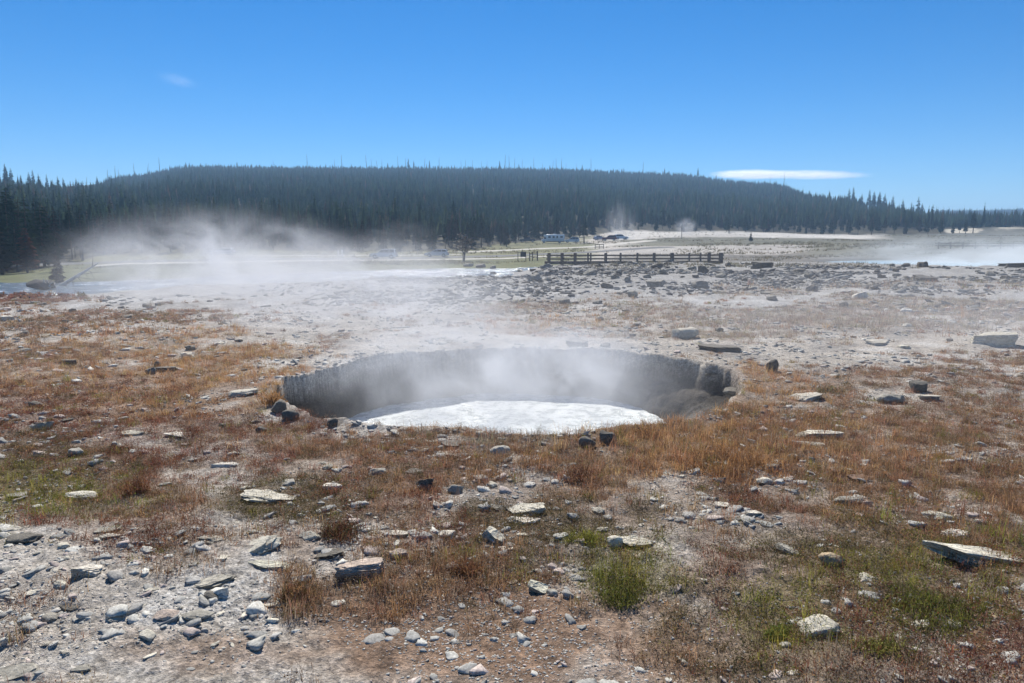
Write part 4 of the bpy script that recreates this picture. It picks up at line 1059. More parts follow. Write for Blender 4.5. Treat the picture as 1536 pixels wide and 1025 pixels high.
sp = [215, 233, 251, 418, 467, 508, 519, 555, 562, 571, 577, 601, 612, 640, 661, 694, 700, 709, 723, 731, 757, 764, 772, 783, 800, 812, 828, 833, 840, 847, 862, 884, 960, 1147, 1168, 143, 156, 172, 185, 190]
cn = {}
for p in sorted(sp):
    key = min(SKY, key=lambda q: abs(q[0] - p)); cn.setdefault(key, []).append(p)
for key, ps in cn.items():
    for j, p in enumerate(ps):
        d = float(ridge_depth(p)) - 25; x, y, z = at_depth(p, d); h = R.uniform(17, 27) * (d / 1150) ** .75
        o = D.objects.new('dead_snag', SNAGS[R.integers(0, 4)]); COL.objects.link(o)
        o.location = (x, y, z); o.scale = (h * .8, h * .8, h); o.rotation_euler = (R.normal(0, .03), R.normal(0, .05), R.uniform(0, 6))
        tag(o, f'bare trunk on the skyline {key[1]}' + (f', {ORD[j]} from left' if len(ps) > 1 else ''), 'dead tree', 'bare trunks breaking the ridge line')
for (p, h, l) in [(616, 22, 'tall ragged pine on the ridge above the white off-road car, left of two'), (624, 19, 'slim pine beside the tall ragged ridge pine'), (647, 20, 'tall ridge pine above the white estate car'), (750, 19, 'ragged ridge pine above the bare bushy tree'), (871, 17, 'ridge pine above the white motorhome'), (992, 16, 'thin ridge pine above the tall pole'), (1041, 20, 'leaning ridge pine left of the cloud'), (1068, 15, 'short ridge pine touching the left tip of the cloud'), (365, 15, 'ridge pine above the white car in the steam'), (778, 15, 'small ridge pine above the information board')]:
    pine(p, float(ridge_depth(p)) - 20, h, GREENS[1], l, .62, group='tall pines on the ridge', ci=4)
for j, (p, h) in enumerate([(8, 12), (24, 15), (32, 13), (46, 10), (58, 12), (64, 13.5), (72, 12), (84, 12), (92, 9.5), (100, 11.5), (108, 11), (118, 9), (127, 10.5), (135, 9), (158, 12), (176, 11), (192, 11)]):
    pine(p, float(ridge_depth(p)) - 12, h * 1.25, GREENS[j % 3], f'{["dark", "slim", "bushy"][j % 3]} pine on the left skyline, {ORD[j] if j < 15 else ["sixteenth", "seventeenth"][j - 15]} from the left edge', .85, group='pines on the left skyline')
for j, (p, h) in enumerate([(1265, 13), (1271, 15), (1284, 12), (1295, 16), (1302, 15), (1310, 15), (1318, 14), (1330, 14), (1345, 13), (1358, 12), (1368, 17), (1374, 13), (1390, 13)]):
    pine(p, float(ridge_depth(p)) - 12, h * 1.2, GREENS[j % 3], f'{["dark", "slim", "bushy"][j % 3]} pine on the falling skyline right of the cloud, {ORD[j]} going right', 1.0, group='pines on the right skyline')

def build_forest():
    lo = [crown_mesh(200 + k, 11, 5, [.1, .2, .26][k], [.19, .17, .21][k], False) for k in range(3)]
    vlo = [crown_mesh(230 + k, 7, 5, .04, .23, False, .25) for k in range(3)]
    # points by depth bands
    X, Y = [], []
    for (d0, d1, sp_) in [(100, 300, 3.6), (300, 600, 4.2), (600, 1250, 5.3), (1250, 2080, 10)]:
        n = int(math.radians(88) / 2 * (d1 ** 2 - d0 ** 2) / (sp_ * sp_))
        ph = np.radians(R.uniform(-44, 44, n)); r = np.sqrt(R.uniform(d0 * d0, d1 * d1, n))
        X.append(r * np.sin(ph)); Y.append(r * np.cos(ph))
    x, y = np.concatenate(X), np.concatenate(Y)
    u = 768 + F * x / y
    rowend = np.where(u < 900, 26, 34)
    ok = (y > forest_edge(u) + np.where((u < -40) | (u > 1580), 0, rowend))
    ok &= y < np.where(u < 1395, np.interp(u, [-600, 0, 130, 165, 200, 1100, 1200, 1250, 1300, 1395], [540, 540, 600, 760, 1180, 1230, 1150, 760, 720, 690]), 2060)
    for (a, b, d0, d1) in CLEAR: ok &= ~((u > a) & (u < b) & (y > d0 - 30) & (y < d1 + 4))
    ok &= ~((u > 1395) & (y > 760) & (y < 1400))
    x, y = x[ok], y[ok]; n = len(x); z = gz(x, y)
    h = np.clip(R.normal(7.8, 1.7, n), 3.5, 13) * np.where(R.random(n) < .08, 1.25, 1)
    parts = []
    var = R.integers(0, 3, n)
    pal = np.array(GREENS); pr = np.array([.3, .27, .2, .06, .13, .04])
    col = pal[R.choice(6, n, p=pr)] * R.uniform(.6, 1.35, (n, 1))
    for T, sel in ((lo, y < 480), (vlo, y >= 480)):
        for k in range(3):
            idx = np.nonzero(sel & (var == k))[0]
            if not len(idx): continue
            v, q = T[k]; m = len(idx)
            a = R.uniform(0, 6.28, m); ca, sa = np.cos(a)[:, None], np.sin(a)[:, None]; hh = h[idx][:, None]; wd = R.uniform(.85, 1.35, m)[:, None]
            VX = (v[None, :, 0] * ca - v[None, :, 1] * sa) * hh * wd + x[idx][:, None]; VY = (v[None, :, 0] * sa + v[None, :, 1] * ca) * hh * wd + y[idx][:, None]; VZ = v[None, :, 2] * hh + z[idx][:, None]
            Vv = np.stack([VX, VY, VZ], -1).reshape(-1, 3)
            ff = (np.arange(m)[:, None, None] * len(v) + q[None]).reshape(-1, 4)
            parts.append((Vv, [ff], np.repeat(col[idx], len(v), 0)))
    V, f, C = join(parts)
    o = link('forest', np_mesh('forest', V, f, C), M_NEEDLE_F); tag(o, 'dense dark conifer forest covering the hillside', 'forest', kind='stuff')
    print('forest', n, len(V))
build_forest()

# bare bushy tree, bushes
def twiggy(name, px, py, hpx, wpx, label, cat, stems=4, col=(.13, .11, .10), dist=None, leafcol=None, n=260):
    if dist: x, y, z = at_depth(px, dist)
    else:
        x, y = cast(px, py); z = gz1(x, y)
    h = hpx * y / F; w = wpx * y / F
    r = empty(name, (x, y, z), 0, label, cat)
    bm = bmesh.new()
    for s_ in range(stems):
        a = R.uniform(0, 6.28); b = R.uniform(.1, .45)
        p1 = Vector((math.cos(a) * w * .1, math.sin(a) * w * .1, h * .35)); p2 = Vector((math.cos(a) * w * b, math.sin(a) * w * b, h * R.uniform(.7, .95)))
        add_tube(bm, [(math.cos(a) * w * .05, math.sin(a) * w * .05, -.1), p1, p2], [h * .02, h * .014, h * .004], 5)
        for t in range(7):
            f = R.uniform(.1, .95); q = p1.lerp(p2, f); e = q + Vector((R.normal(0, w * .14), R.normal(0, w * .14), abs(R.normal(h * .1, h * .08))))
            add_tube(bm, [q, e], [h * .006, h * .002], 4, cap=False)
    link('trunk', bm_mesh('trunk', bm), M_DEAD, r)
    m = n; d = R.normal(size=(m, 3)); d /= np.linalg.norm(d, axis=1)[:, None]; d *= R.random((m, 1)) ** .4
    cx, cy, cz = d[:, 0] * w * .48, d[:, 1] * w * .48, h * .58 + d[:, 2] * h * .4
    c = np.array(leafcol or col) * R.uniform(.6, 1.4, (m, 1))
    V, f, C = join([leaves(cx, cy, cz, h * .11 * R.uniform(.6, 1.4, m), c)])
    link('crown', np_mesh('crown', V, f, C), M_NEEDLE_F, r)
    return r
twiggy('bare_tree', 695, 392, 42, 32, 'bare brownish bushy tree beside the road right of the white estate car', 'tree', 5, n=210, leafcol=(.21, .18, .16))
twiggy('low_bush', 460, 403, 12, 36, 'low dark bush in front of the gravel track, left of the cars', 'bush', 5, n=300, leafcol=(.05, .05, .04))
for (p, q, h, w, l) in [(846, 399, 12, 24, 'dark bush under the left end of the boardwalk'), (880, 399, 10, 22, 'dark bush under the boardwalk, second from its left end'), (926, 398, 9, 30, 'grey green bush under the middle of the boardwalk'), (1001, 402, 12, 16, 'grey bush in front of the right part of the boardwalk'), (715, 379, 7, 12, 'small dark bush right of the bare bushy tree'), (862, 377, 5, 12, 'tiny dark bush beside the gravel road behind the boardwalk')]:
    twiggy('dark_bush', p, q, h, w, l, 'bush', 4, n=220, leafcol=(.06, .062, .05))

# fallen dead tree and stump on the left bank
def deadwood():
    x, y, z = at_depth(92, 57); z = -1.2
    r = empty('fallen_tree', (x, y, z), 0, 'fallen dead tree with bare branches slanting up from the river bank', 'dead tree')
    k = y / F
    bm = bmesh.new()
    a = Vector((-6 * k, 0, -2 * k)); b = Vector((36 * k, 2.0, 34 * k))
    add_tube(bm, [a, a.lerp(b, .5), b], [.17, .13, .05], 8)
    link('trunk', bm_mesh('trunk', bm, 40), M_PALEWOOD, r)
    for i in range(16):
        bm = bmesh.new(); f = R.uniform(.1, .95); p = a.lerp(b, f); e = p + Vector((R.normal(.4, .6), R.normal(0, .5), R.normal(-.1, .5)))
        m = p.lerp(e, .5) + Vector((0, 0, R.normal(.05, .08)))
        add_tube(bm, [p, m, e], [.035, .022, .008], 5)
        link('branch', bm_mesh('branch', bm), M_DEAD, r)
    x, y, z = at_depth(62, 53)
    r = empty('uprooted_stump', (x, y, -1.15), 0, 'dark uprooted stump with pale bleached roots at the water edge', 'stump')
    me = rock_mesh(777, 7, 0, .14, .3, 3); me.materials.append(simple('dark_earth', (.05, .045, .042), .95, var=.4, scale=5, bump=.5))
    o = link('root_ball', me, None, r); o.scale = (2.1, 1.3, .75)
    for i in range(7):
        bm = bmesh.new(); s0 = Vector((.7 + R.normal(0, .15), -.3, .15)); e = s0 + Vector((R.uniform(-.3, .9), R.normal(0, .2), R.uniform(-.1, .75)))
        add_tube(bm, [s0, s0.lerp(e, .5) + Vector((0, 0, .08)), e], [.06, .045, .012], 6); link('root', bm_mesh('root', bm, 40), M_PALEWOOD, r)
    # dead standing top left of the log
    x, y, z = at_depth(88, 62)
    r = empty('dead_conifer', (x, y, -1.5), 0, 'dark ragged dead conifer standing beside the slanting log', 'dead tree')
    bm = bmesh.new(); add_tube(bm, [(0, 0, -.2), (.05, 0, 1.2), (.02, 0, 2.6)], [.12, .09, .03], 7); link('trunk', bm_mesh('trunk', bm, 40), M_BARK, r)
    c = D.objects.new('crown', CROWNS[3]); COL.objects.link(c); c.parent = r; c.scale = (3.6, 3.6, 3.0); c.color = (.03, .032, .024, 1)
deadwood()

# ------------------------------------------------------------------ boardwalk and timber
def boardwalk(name, a, b, label, posts, zdeck, h, skirt=True, depth=1.6):
    """a, b (x, y) ends of the near side; posts: fractions"""
    A, B = Vector((a[0], a[1], 0)), Vector((b[0], b[1], 0)); d = (B - A); L = d.length; ang = math.atan2(d.y, d.x)
    z0 = (gz1(*a) + gz1(*b)) / 2
    r = empty(name, (a[0], a[1], z0), ang, label, 'boardwalk')
    bm = bmesh.new()
    nb = int(L / .2)
    for i in range(nb): add_box(bm, ((i + .5) * L / nb, depth / 2, zdeck - .03), (L / nb * .93, depth, .05))
    link('deck', bm_mesh('deck', bm), M_RAIL, r)
    if skirt:
        bm = bmesh.new(); add_box(bm, (L / 2, .02, zdeck - .18), (L, .05, .24)); add_box(bm, (L / 2, depth - .02, zdeck - .18), (L, .05, .24)); link('skirt', bm_mesh('skirt', bm), M_RAIL, r)
        for f in np.linspace(.02, .98, int(L / 2.4)):
            bm = bmesh.new(); add_box(bm, (f * L, depth * .5, zdeck / 2 - .35), (.18, depth * .9, zdeck + .1)); link('bearer', bm_mesh('bearer', bm), M_RAIL, r)
    for f, w in posts:
        bm = bmesh.new(); add_box(bm, (f * L, -.06, h / 2 + zdeck * .3 - .1), (w, w, h - zdeck * .4 + .3), bevel=.015); link('post', bm_mesh('post', bm), M_RAIL, r)
    for zz in (h - .17, h - .53):
        bm = bmesh.new(); add_box(bm, (L / 2, -.02 + (.01 if zz < h - .3 else 0), zz), (L + .1, .07, .15), bevel=.012); link('rail', bm_mesh('rail', bm), M_RAIL, r)
    return r
xa = (820 - 768) / F * 77; xb = (1083 - 768) / F * 79
pp = [(823, .3), (842, .3), (861, .28), (880, .16), (884, .14), (906, .26), (928, .18), (953, .16), (978, .26), (1005, .34), (1031, .16), (1048, .16), (1061, .28), (1079, .36)]
boardwalk('boardwalk', (xa, 77), (xb, 79), 'long dark timber boardwalk with a post and rail fence behind the rocky flat', [((p - 820) / 263., w) for p, w in pp], .38, 1.15)
boardwalk('boardwalk', ((1398 - 768) / F * 122, 122), ((1640 - 768) / F * 112, 112), 'hazy timber boardwalk with rails behind the pale blue pool', [(f, .2) for f in np.linspace(.02, .98, 13)], .3, 1.35)

def timber(name, px, dist, posts, rails, panel, label, cat):
    x, y, z = at_depth(px, dist); r = empty(name, (x, y, z), 0, label, cat)
    for (px_, h, w) in posts:
        bm = bmesh.new(); add_box(bm, (px_, 0, h / 2 - .1), (w, w, h + .2), bevel=.012); link('post', bm_mesh('post', bm), M_RAIL, r)
    for (x0, x1, zz, th) in rails:
        bm = bmesh.new(); add_box(bm, ((x0 + x1) / 2, -.1, zz), (x1 - x0, .06, th), bevel=.01); link('rail', bm_mesh('rail', bm), M_RAIL, r)
    if panel:
        x0, x1, z0, z1 = panel
        bm = bmesh.new(); add_box(bm, ((x0 + x1) / 2, -.12, (z0 + z1) / 2), (x1 - x0, .06, z1 - z0), bevel=.01); link('panel', bm_mesh('panel', bm), simple('dark_board', (.05, .052, .058), .6), r)
    return r
timber('information_board', 782, 118, [(-.55, 1.5, .12), (.7, 1.5, .12)], [(-.6, .1, 1.35, .08)], (-.15, .65, .65, 1.45), 'dark information board on two timber posts beside the track', 'sign')
timber('timber_gate', 800, 117, [(-.6, 1.35, .16), (-.15, 1.4, .14), (.62, 1.5, .2)], [(-.62, .62, 1.05, .12), (-.62, .62, .6, .12)], None, 'short timber post and rail gate between the information board and boardwalk', 'gate')
timber('timber_barrier', 898, 186, [(-1.05, 1.15, .14), (0, 1.15, .12), (1.05, 1.15, .14)], [(-1.1, 1.1, 1.05, .14), (-1.1, 1.1, .62, .12), (-1.1, 1.1, .22, .1)], None, 'small brown timber barrier standing alone on the pale gravel road', 'barrier')
def pole():
    x, y, z = at_depth(1020, 262); r = empty('tall_pole', (x, y, z), 0, 'tall thin pole standing at the foot of the white mound', 'pole')
    bm = bmesh.new(); add_tube(bm, [(0, 0, -.2), (0, 0, 4.6)], [.11, .08], 8); link('shaft', bm_mesh('shaft', bm, 40), M_DEAD, r)
    bm = bmesh.new(); add_box(bm, (0, -.12, 4.1), (.7, .04, .5), bevel=.01); link('sign_plate', bm_mesh('sign_plate', bm), M_PALEWOOD, r)
pole()
for j, (p, l) in enumerate([(509, 'pale marker post by the road, left of two'), (515, 'pale marker post by the road, right of two')]):
    x, y, z = at_depth(p, 152); bm = bmesh.new(); add_tube(bm, [(0, 0, -.2), (0, 0, 1.25), (0, 0, 1.3)], [.09, .09, .05], 8)
    o = link('marker_post', bm_mesh('marker_post', bm, 40), M_WHITE, None, (x, y, z)); tag(o, l, 'post', 'marker posts by the road')

# ------------------------------------------------------------------ vehicles
def wheel(parent, x, y, r):
    bm = bmesh.new(); n = 20
    prof = [(.10, r * .62), (.115, r * .92), (.085, r), (-.085, r), (-.115, r * .92), (-.10, r * .62)]
    rings = [[bm.verts.new((q * math.cos(2 * PI * k / n), t, q * math.sin(2 * PI * k / n))) for k in range(n)] for t, q in prof]
    for a, b in zip(rings, rings[1:] + rings[:1]):
        for k in range(n): bm.faces.new((a[k], a[(k + 1) % n], b[(k + 1) % n], b[k]))
    w = link('wheel', bm_mesh('wheel', bm, 40), M_TYRE, parent, (x, y, r))
    bm = bmesh.new(); bmesh.ops.create_cone(bm, cap_ends=True, segments=16, radius1=r * .63, radius2=r * .63, depth=.16); bmesh.ops.rotate(bm, cent=(0, 0, 0), matrix=Matrix.Rotation(PI / 2, 3, 'X'), verts=bm.verts)
    link('rim', bm_mesh('rim', bm, 40), M_RIM, w)

SPEC = {
    'suv': dict(L=4.9, hw=.95, low=[(-2.42, .42), (-2.45, .75), (-2.38, 1.08), (.85, 1.12), (1.55, 1.06), (2.3, .98), (2.45, .78), (2.45, .45), (2.2, .32), (-2.25, .32)], cab=[(-2.34, 1.05), (-2.12, 1.72), (-1.9, 1.8), (.05, 1.8), (.25, 1.74), (1.02, 1.08)], wr=.39, wx=(-1.48, 1.5), glass=[(-2.0, -1.15), (-1.07, -.22), (-.14, .66)]),
    'wagon': dict(L=4.7, hw=.91, low=[(-2.3, .40), (-2.34, .72), (-2.25, .98), (.8, 1.0), (1.5, .92), (2.2, .80), (2.35, .62), (2.33, .36), (2.1, .26), (-2.1, .26)], cab=[(-2.2, .95), (-1.85, 1.42), (-1.6, 1.5), (-.1, 1.52), (.15, 1.46), (1.15, .97)], wr=.34, wx=(-1.4, 1.42), glass=[(-1.85, -1.05), (-.97, -.15), (-.07, .72)]),
    'pickup': dict(L=5.4, hw=.95, low=[(-2.7, .5), (-2.7, 1.1), (-.9, 1.12), (.95, 1.15), (1.6, 1.1), (2.5, 1.02), (2.68, .8), (2.66, .5), (2.4, .36), (-2.5, .4)], cab=[(-.95, 1.08), (-.85, 1.72), (-.6, 1.82), (.35, 1.82), (.55, 1.76), (1.25, 1.12)], wr=.4, wx=(-1.75, 1.65), glass=[(-.78, .0), (.08, .8)]),
}
def car(name, kind, px, dist, rz, mat, label, group=None):
    sp_ = SPEC[kind]; x, y, z = at_depth(px, dist); r = empty(name, (x, y, z + .13), rz, label, 'car', group)
    hw = sp_['hw']
    bm = bmesh.new(); add_prism(bm, sp_['low'], -hw, hw)
    bmesh.ops.recalc_face_normals(bm, faces=bm.faces)
    bmesh.ops.bevel(bm, geom=[e for e in bm.edges if abs(e.verts[0].co.y - e.verts[1].co.y) < .01], offset=.07, segments=3, affect='EDGES')
    for f in list(sp_['wx']):   # wheel arch shadows are modelled as recessed wells
        pass
    link('body', bm_mesh('body', bm, 35), mat, r)
    cab = sp_['cab']; zb = min(c[1] for c in cab); zt = max(c[1] for c in cab); wb, wt = hw - .05, hw - .24
    yy = lambda z_: wb + (wt - wb) * (z_ - zb) / (zt - zb)
    bm = bmesh.new(); A = [bm.verts.new((c[0], -yy(c[1]), c[1])) for c in cab]; B = [bm.verts.new((c[0], yy(c[1]), c[1])) for c in cab]
    bm.faces.new(A); bm.faces.new(B[::-1])
    for i in range(len(cab)): bm.faces.new((A[i], B[i], B[(i + 1) % len(cab)], A[(i + 1) % len(cab)]))
    bmesh.ops.recalc_face_normals(bm, faces=bm.faces)
    bmesh.ops.bevel(bm, geom=list(bm.edges), offset=.04, segments=2, affect='EDGES')
    link('cabin', bm_mesh('cabin', bm, 35), mat, r)
    # side windows follow the cabin outline
    top = np.array([c for c in cab if c[1] > zb + .02]); xs = [c[0] for c in cab]; 
    def ztop(xx): return float(np.interp(xx, xs, [c[1] for c in cab]))
    for (x0, x1) in sp_['glass']:
        for s_ in (-1, 1):
            z0 = zb + .10; pts = []
            for xx in np.linspace(x0, x1, 7): pts.append((xx, max(z0 + .03, min(zt - .12, ztop(xx) - .10))))
            poly = [(x0, z0)] + pts[::1] + [(x1, z0)]
            bm = bmesh.new(); o1 = [bm.verts.new((p, s_ * (yy(q) + .012), q)) for p, q in poly]; i1 = [bm.verts.new((p, s_ * (yy(q) - .03), q)) for p, q in poly]
            bm.faces.new(o1); bm.faces.new(i1[::-1])
            for i in range(len(poly)): bm.faces.new((o1[i], i1[i], i1[(i + 1) % len(poly)], o1[(i + 1) % len(poly)]))
            bmesh.ops.recalc_face_normals(bm, faces=bm.faces); link('window', bm_mesh('window', bm), M_GLASS, r)
    def screen(p, q, nm):
        (x0, z0), (x1, z1) = p, q; d = Vector((x1 - x0, 0, z1 - z0)); nn = Vector((d.z, 0, -d.x)).normalized()
        if (nn.x > 0) != (x0 > 0): nn = -nn
        a = Vector((x0, 0, z0)) + d * .12; b = Vector((x0, 0, z0)) + d * .88
        bm = bmesh.new(); vs = []
        for o_ in (.014, -.03):
            vs.append([bm.verts.new(a + nn * o_ + Vector((0, -yy(a.z) + .1, 0))), bm.verts.new(a + nn * o_ + Vector((0, yy(a.z) - .1, 0))), bm.verts.new(b + nn * o_ + Vector((0, yy(b.z) - .08, 0))), bm.verts.new(b + nn * o_ + Vector((0, -yy(b.z) + .08, 0)))])
        bm.faces.new(vs[0]); bm.faces.new(vs[1][::-1])
        for i in range(4): bm.faces.new((vs[0][i], vs[1][i], vs[1][(i + 1) % 4], vs[0][(i + 1) % 4]))
        bmesh.ops.recalc_face_normals(bm, faces=bm.faces); link(nm, bm_mesh(nm, bm), M_GLASS, r)
    screen(cab[-1], cab[-2], 'windscreen'); screen(cab[0], cab[1], 'rear_window')
    for wx in sp_['wx']:
        for s_ in (-1, 1): wheel(r, wx, s_ * (hw - .09), sp_['wr'])
    fx = max(c[0] for c in sp_['low']); bx = min(c[0] for c in sp_['low'])
    for s_ in (-1, 1):
        bm = bmesh.new(); add_box(bm, (fx - .1, s_ * (hw - .25), .78 if kind != 'wagon' else .66), (.16, .36, .15), bevel=.03); link('headlight', bm_mesh('headlight', bm), M_LAMP, r)
        bm = bmesh.new(); add_box(bm, (bx + .06, s_ * (hw - .14), .88), (.12, .22, .26), bevel=.03); link('tail_light', bm_mesh('tail_light', bm), M_RED, r)
    for z_, xx in ((.5, fx - .02), (.5, bx + .02)):
        bm = bmesh.new(); add_box(bm, (xx, 0, z_), (.14, hw * 1.86, .2), bevel=.04); link('bumper', bm_mesh('bumper', bm), M_TYRE, r)
    return r
car('parked_car', 'suv', 577, 137, PI, M_WHITE, 'white off-road car driving left on the road, larger of the two white cars')
car('parked_car', 'wagon', 656, 146, PI, M_SILVER, 'silver white estate car behind the white off-road car on the road')
car('parked_car', 'wagon', 338, 152, PI, M_WHITE, 'white car half lost in the steam on the road at left')
car('parked_car', 'pickup', 791, 256, PI, M_DARKCAR, 'dark pickup parked left of the white motorhome')
car('parked_car', 'suv', 857, 250, PI, M_SILVER, 'pale silver car parked right of the white motorhome', 'cars parked at the pull-out')
car('parked_car', 'wagon', 899, 262, .3, M_SILVER, 'silver car at the left end of the parked cars by the mound', 'cars parked at the pull-out')
car('parked_car', 'suv', 913, 258, PI - .2, M_MAROON, 'dark maroon car in the middle of the parked cars by the mound', 'cars parked at the pull-out')
car('parked_car', 'suv', 930, 262, .2, M_WHITE, 'white car at the right end of the parked cars by the mound', 'cars parked at the pull-out')

def motorhome(px, dist):
    x, y, z = at_depth(px, dist); r = empty('motorhome', (x, y, z), PI, 'white motorhome with three dark windows parked at the forest edge', 'motorhome')
    bm = bmesh.new(); add_box(bm, (-.5, 0, 1.75), (6.2, 2.3, 2.3), bevel=.14); link('body', bm_mesh('body', bm, 35), M_WHITE, r)
    bm = bmesh.new(); add_prism(bm, [(2.55, .5), (2.55, 2.1), (3.0, 2.0), (3.55, 1.35), (4.1, 1.15), (4.2, .85), (4.18, .5)], -1.0, 1.0); bmesh.ops.recalc_face_normals(bm, faces=bm.faces)
    bmesh.ops.bevel(bm, geom=list(bm.edges), offset=.06, segments=2, affect='EDGES'); link('cab', bm_mesh('cab', bm, 35), M_WHITE, r)
    bm = bmesh.new(); add_prism(bm, [(2.5, 2.12), (2.5, 2.85), (3.3, 2.75), (3.5, 2.35), (3.2, 2.12)], -1.1, 1.1); bmesh.ops.recalc_face_normals(bm, faces=bm.faces); bmesh.ops.bevel(bm, geom=list(bm.edges), offset=.06, segments=2, affect='EDGES'); link('overcab', bm_mesh('overcab', bm, 35), M_WHITE, r)
    for s_ in (-1, 1):
        for (wx, ww, wz, wh) in [(1.5, .85, 2.0, .65), (.1, .75, 2.0, .65), (-1.1, .55, 2.0, .8), (-2.6, .9, 2.05, .5)]:
            bm = bmesh.new(); add_box(bm, (wx, s_ * 1.15, wz), (ww, .05, wh), bevel=.02); w_ = link('window', bm_mesh('window', bm), M_GLASS, r)
            bm = bmesh.new()
            for (a, b, c, d) in [(0, wh / 2 + .04, ww + .14, .07), (0, -wh / 2 - .04, ww + .14, .07)]: add_box(bm, (wx + a, s_ * 1.155, wz + b), (c, .06, d))
            for q in (-1, 1): add_box(bm, (wx + q * (ww / 2 + .035), s_ * 1.155, wz), (.07, .06, wh))
            link('frame', bm_mesh('frame', bm), M_RIM, w_)
        bm = bmesh.new(); add_box(bm, (3.0, s_ * .99, 1.6), (.7, .05, .55), bevel=.02); link('cab_window', bm_mesh('cab_window', bm), M_GLASS, r)
        bm = bmesh.new(); add_box(bm, (-.5, s_ * 1.152, 1.2), (6.0, .02, .16)); link('stripe', bm_mesh('stripe', bm), M_SILVER, r)
        bm = bmesh.new(); add_box(bm, (4.12, s_ * .75, .95), (.12, .32, .2), bevel=.03); link('headlight', bm_mesh('headlight', bm), M_LAMP, r)
    bm = bmesh.new(); add_box(bm, (-.5, 0, .55), (6.1, 2.1, .32), bevel=.04); link('skirt', bm_mesh('skirt', bm), M_TYRE, r)
    bm = bmesh.new(); add_box(bm, (-.3, 0, 2.98), (1.2, .9, .2), bevel=.05); link('roof_box', bm_mesh('roof_box', bm), M_WHITE, r)
    for wx in (-2.0, 3.3):
        for s_ in (-1, 1): wheel(r, wx, s_ * .98, .38)
motorhome(830, 254)

# ------------------------------------------------------------------ the standing person
def person(px, dist):
    x, y, z = at_depth(px, dist)
    J = {'pel': (0, 0, .93), 'sp': (0, .01, 1.15), 'ch': (0, 0, 1.36), 'nk': (0, 0, 1.52), 'hd': (0, -.01, 1.64), 'tp': (0, -.01, 1.76), 'ls': (-.18, 0, 1.42), 'le': (-.25, .03, 1.14), 'lw': (-.24, -.06, .9), 'lh': (-.235, -.09, .8), 'rs': (.18, 0, 1.42), 're': (.26, .02, 1.15), 'rw': (.22, -.10, .93), 'rh': (.21, -.13, .84), 'lp': (-.1, 0, .88), 'lk': (-.12, -.02, .49), 'la': (-.13, .03, .09), 'lf': (-.14, -.14, .04), 'rp': (.1, 0, .88), 'rk': (.12, -.03, .49), 'ra': (.14, .02, .09), 'rf': (.16, -.15, .04)}
    rad = {'pel': .14, 'sp': .135, 'ch': .15, 'nk': .06, 'hd': .095, 'tp': .075, 'ls': .07, 'le': .048, 'lw': .033, 'lh': .035, 'rs': .07, 're': .048, 'rw': .033, 'rh': .035, 'lp': .1, 'lk': .065, 'la': .045, 'lf': .04, 'rp': .1, 'rk': .065, 'ra': .045, 'rf': .04}
    E = [('pel', 'sp'), ('sp', 'ch'), ('ch', 'nk'), ('nk', 'hd'), ('hd', 'tp'), ('ch', 'ls'), ('ls', 'le'), ('le', 'lw'), ('lw', 'lh'), ('ch', 'rs'), ('rs', 're'), ('re', 'rw'), ('rw', 'rh'), ('pel', 'lp'), ('lp', 'lk'), ('lk', 'la'), ('la', 'lf'), ('pel', 'rp'), ('rp', 'rk'), ('rk', 'ra'), ('ra', 'rf')]
    ks = list(J); me = D.meshes.new('person'); me.from_pydata([J[k] for k in ks], [(ks.index(a), ks.index(b)) for a, b in E], [])
    o = D.objects.new('person', me); COL.objects.link(o)
    m = o.modifiers.new('skin', 'SKIN'); sv = me.skin_vertices[0].data
    for i, k in enumerate(ks):
        sv[i].radius = (rad[k] * (1.15 if k in ('sp', 'ch', 'pel') else 1), rad[k] * (.75 if k in ('sp', 'ch', 'pel') else 1)); sv[i].use_root = (k == 'pel')
    s_ = o.modifiers.new('sub', 'SUBSURF'); s_.levels = 2; s_.render_levels = 2
    dg = bpy.context.evaluated_depsgraph_get(); m2 = D.meshes.new_from_object(o.evaluated_get(dg)); o.modifiers.clear(); o.data = m2
    for mt in (simple('skin', (.42, .27, .2), .6), simple('dark_jacket', (.035, .04, .055), .8), simple('dark_trousers', (.03, .03, .035), .8)): m2.materials.append(mt)
    for p in m2.polygons:
        c = p.center; p.use_smooth = True
        p.material_index = 0 if c.z > 1.5 or (abs(c.x) > .19 and c.z < .93) else 1 if c.z > .92 or abs(c.x) > .2 else 2
    o.location = (x, y, z); o.rotation_euler = (0, 0, .4)
    tag(o, 'person in dark clothes standing on the white mound', 'person')
    bm = bmesh.new(); bmesh.ops.create_uvsphere(bm, u_segments=14, v_segments=8, radius=.108); bmesh.ops.translate(bm, vec=(0, .015, 1.70), verts=bm.verts)
    for v in bm.verts:
        if v.co.z < 1.66 and v.co.y < .0: v.co.y = .0
    h = link('hair', bm_mesh('hair', bm, 60), simple('brown_hair', (.04, .028, .02), .8), o)
person(1090, 290)

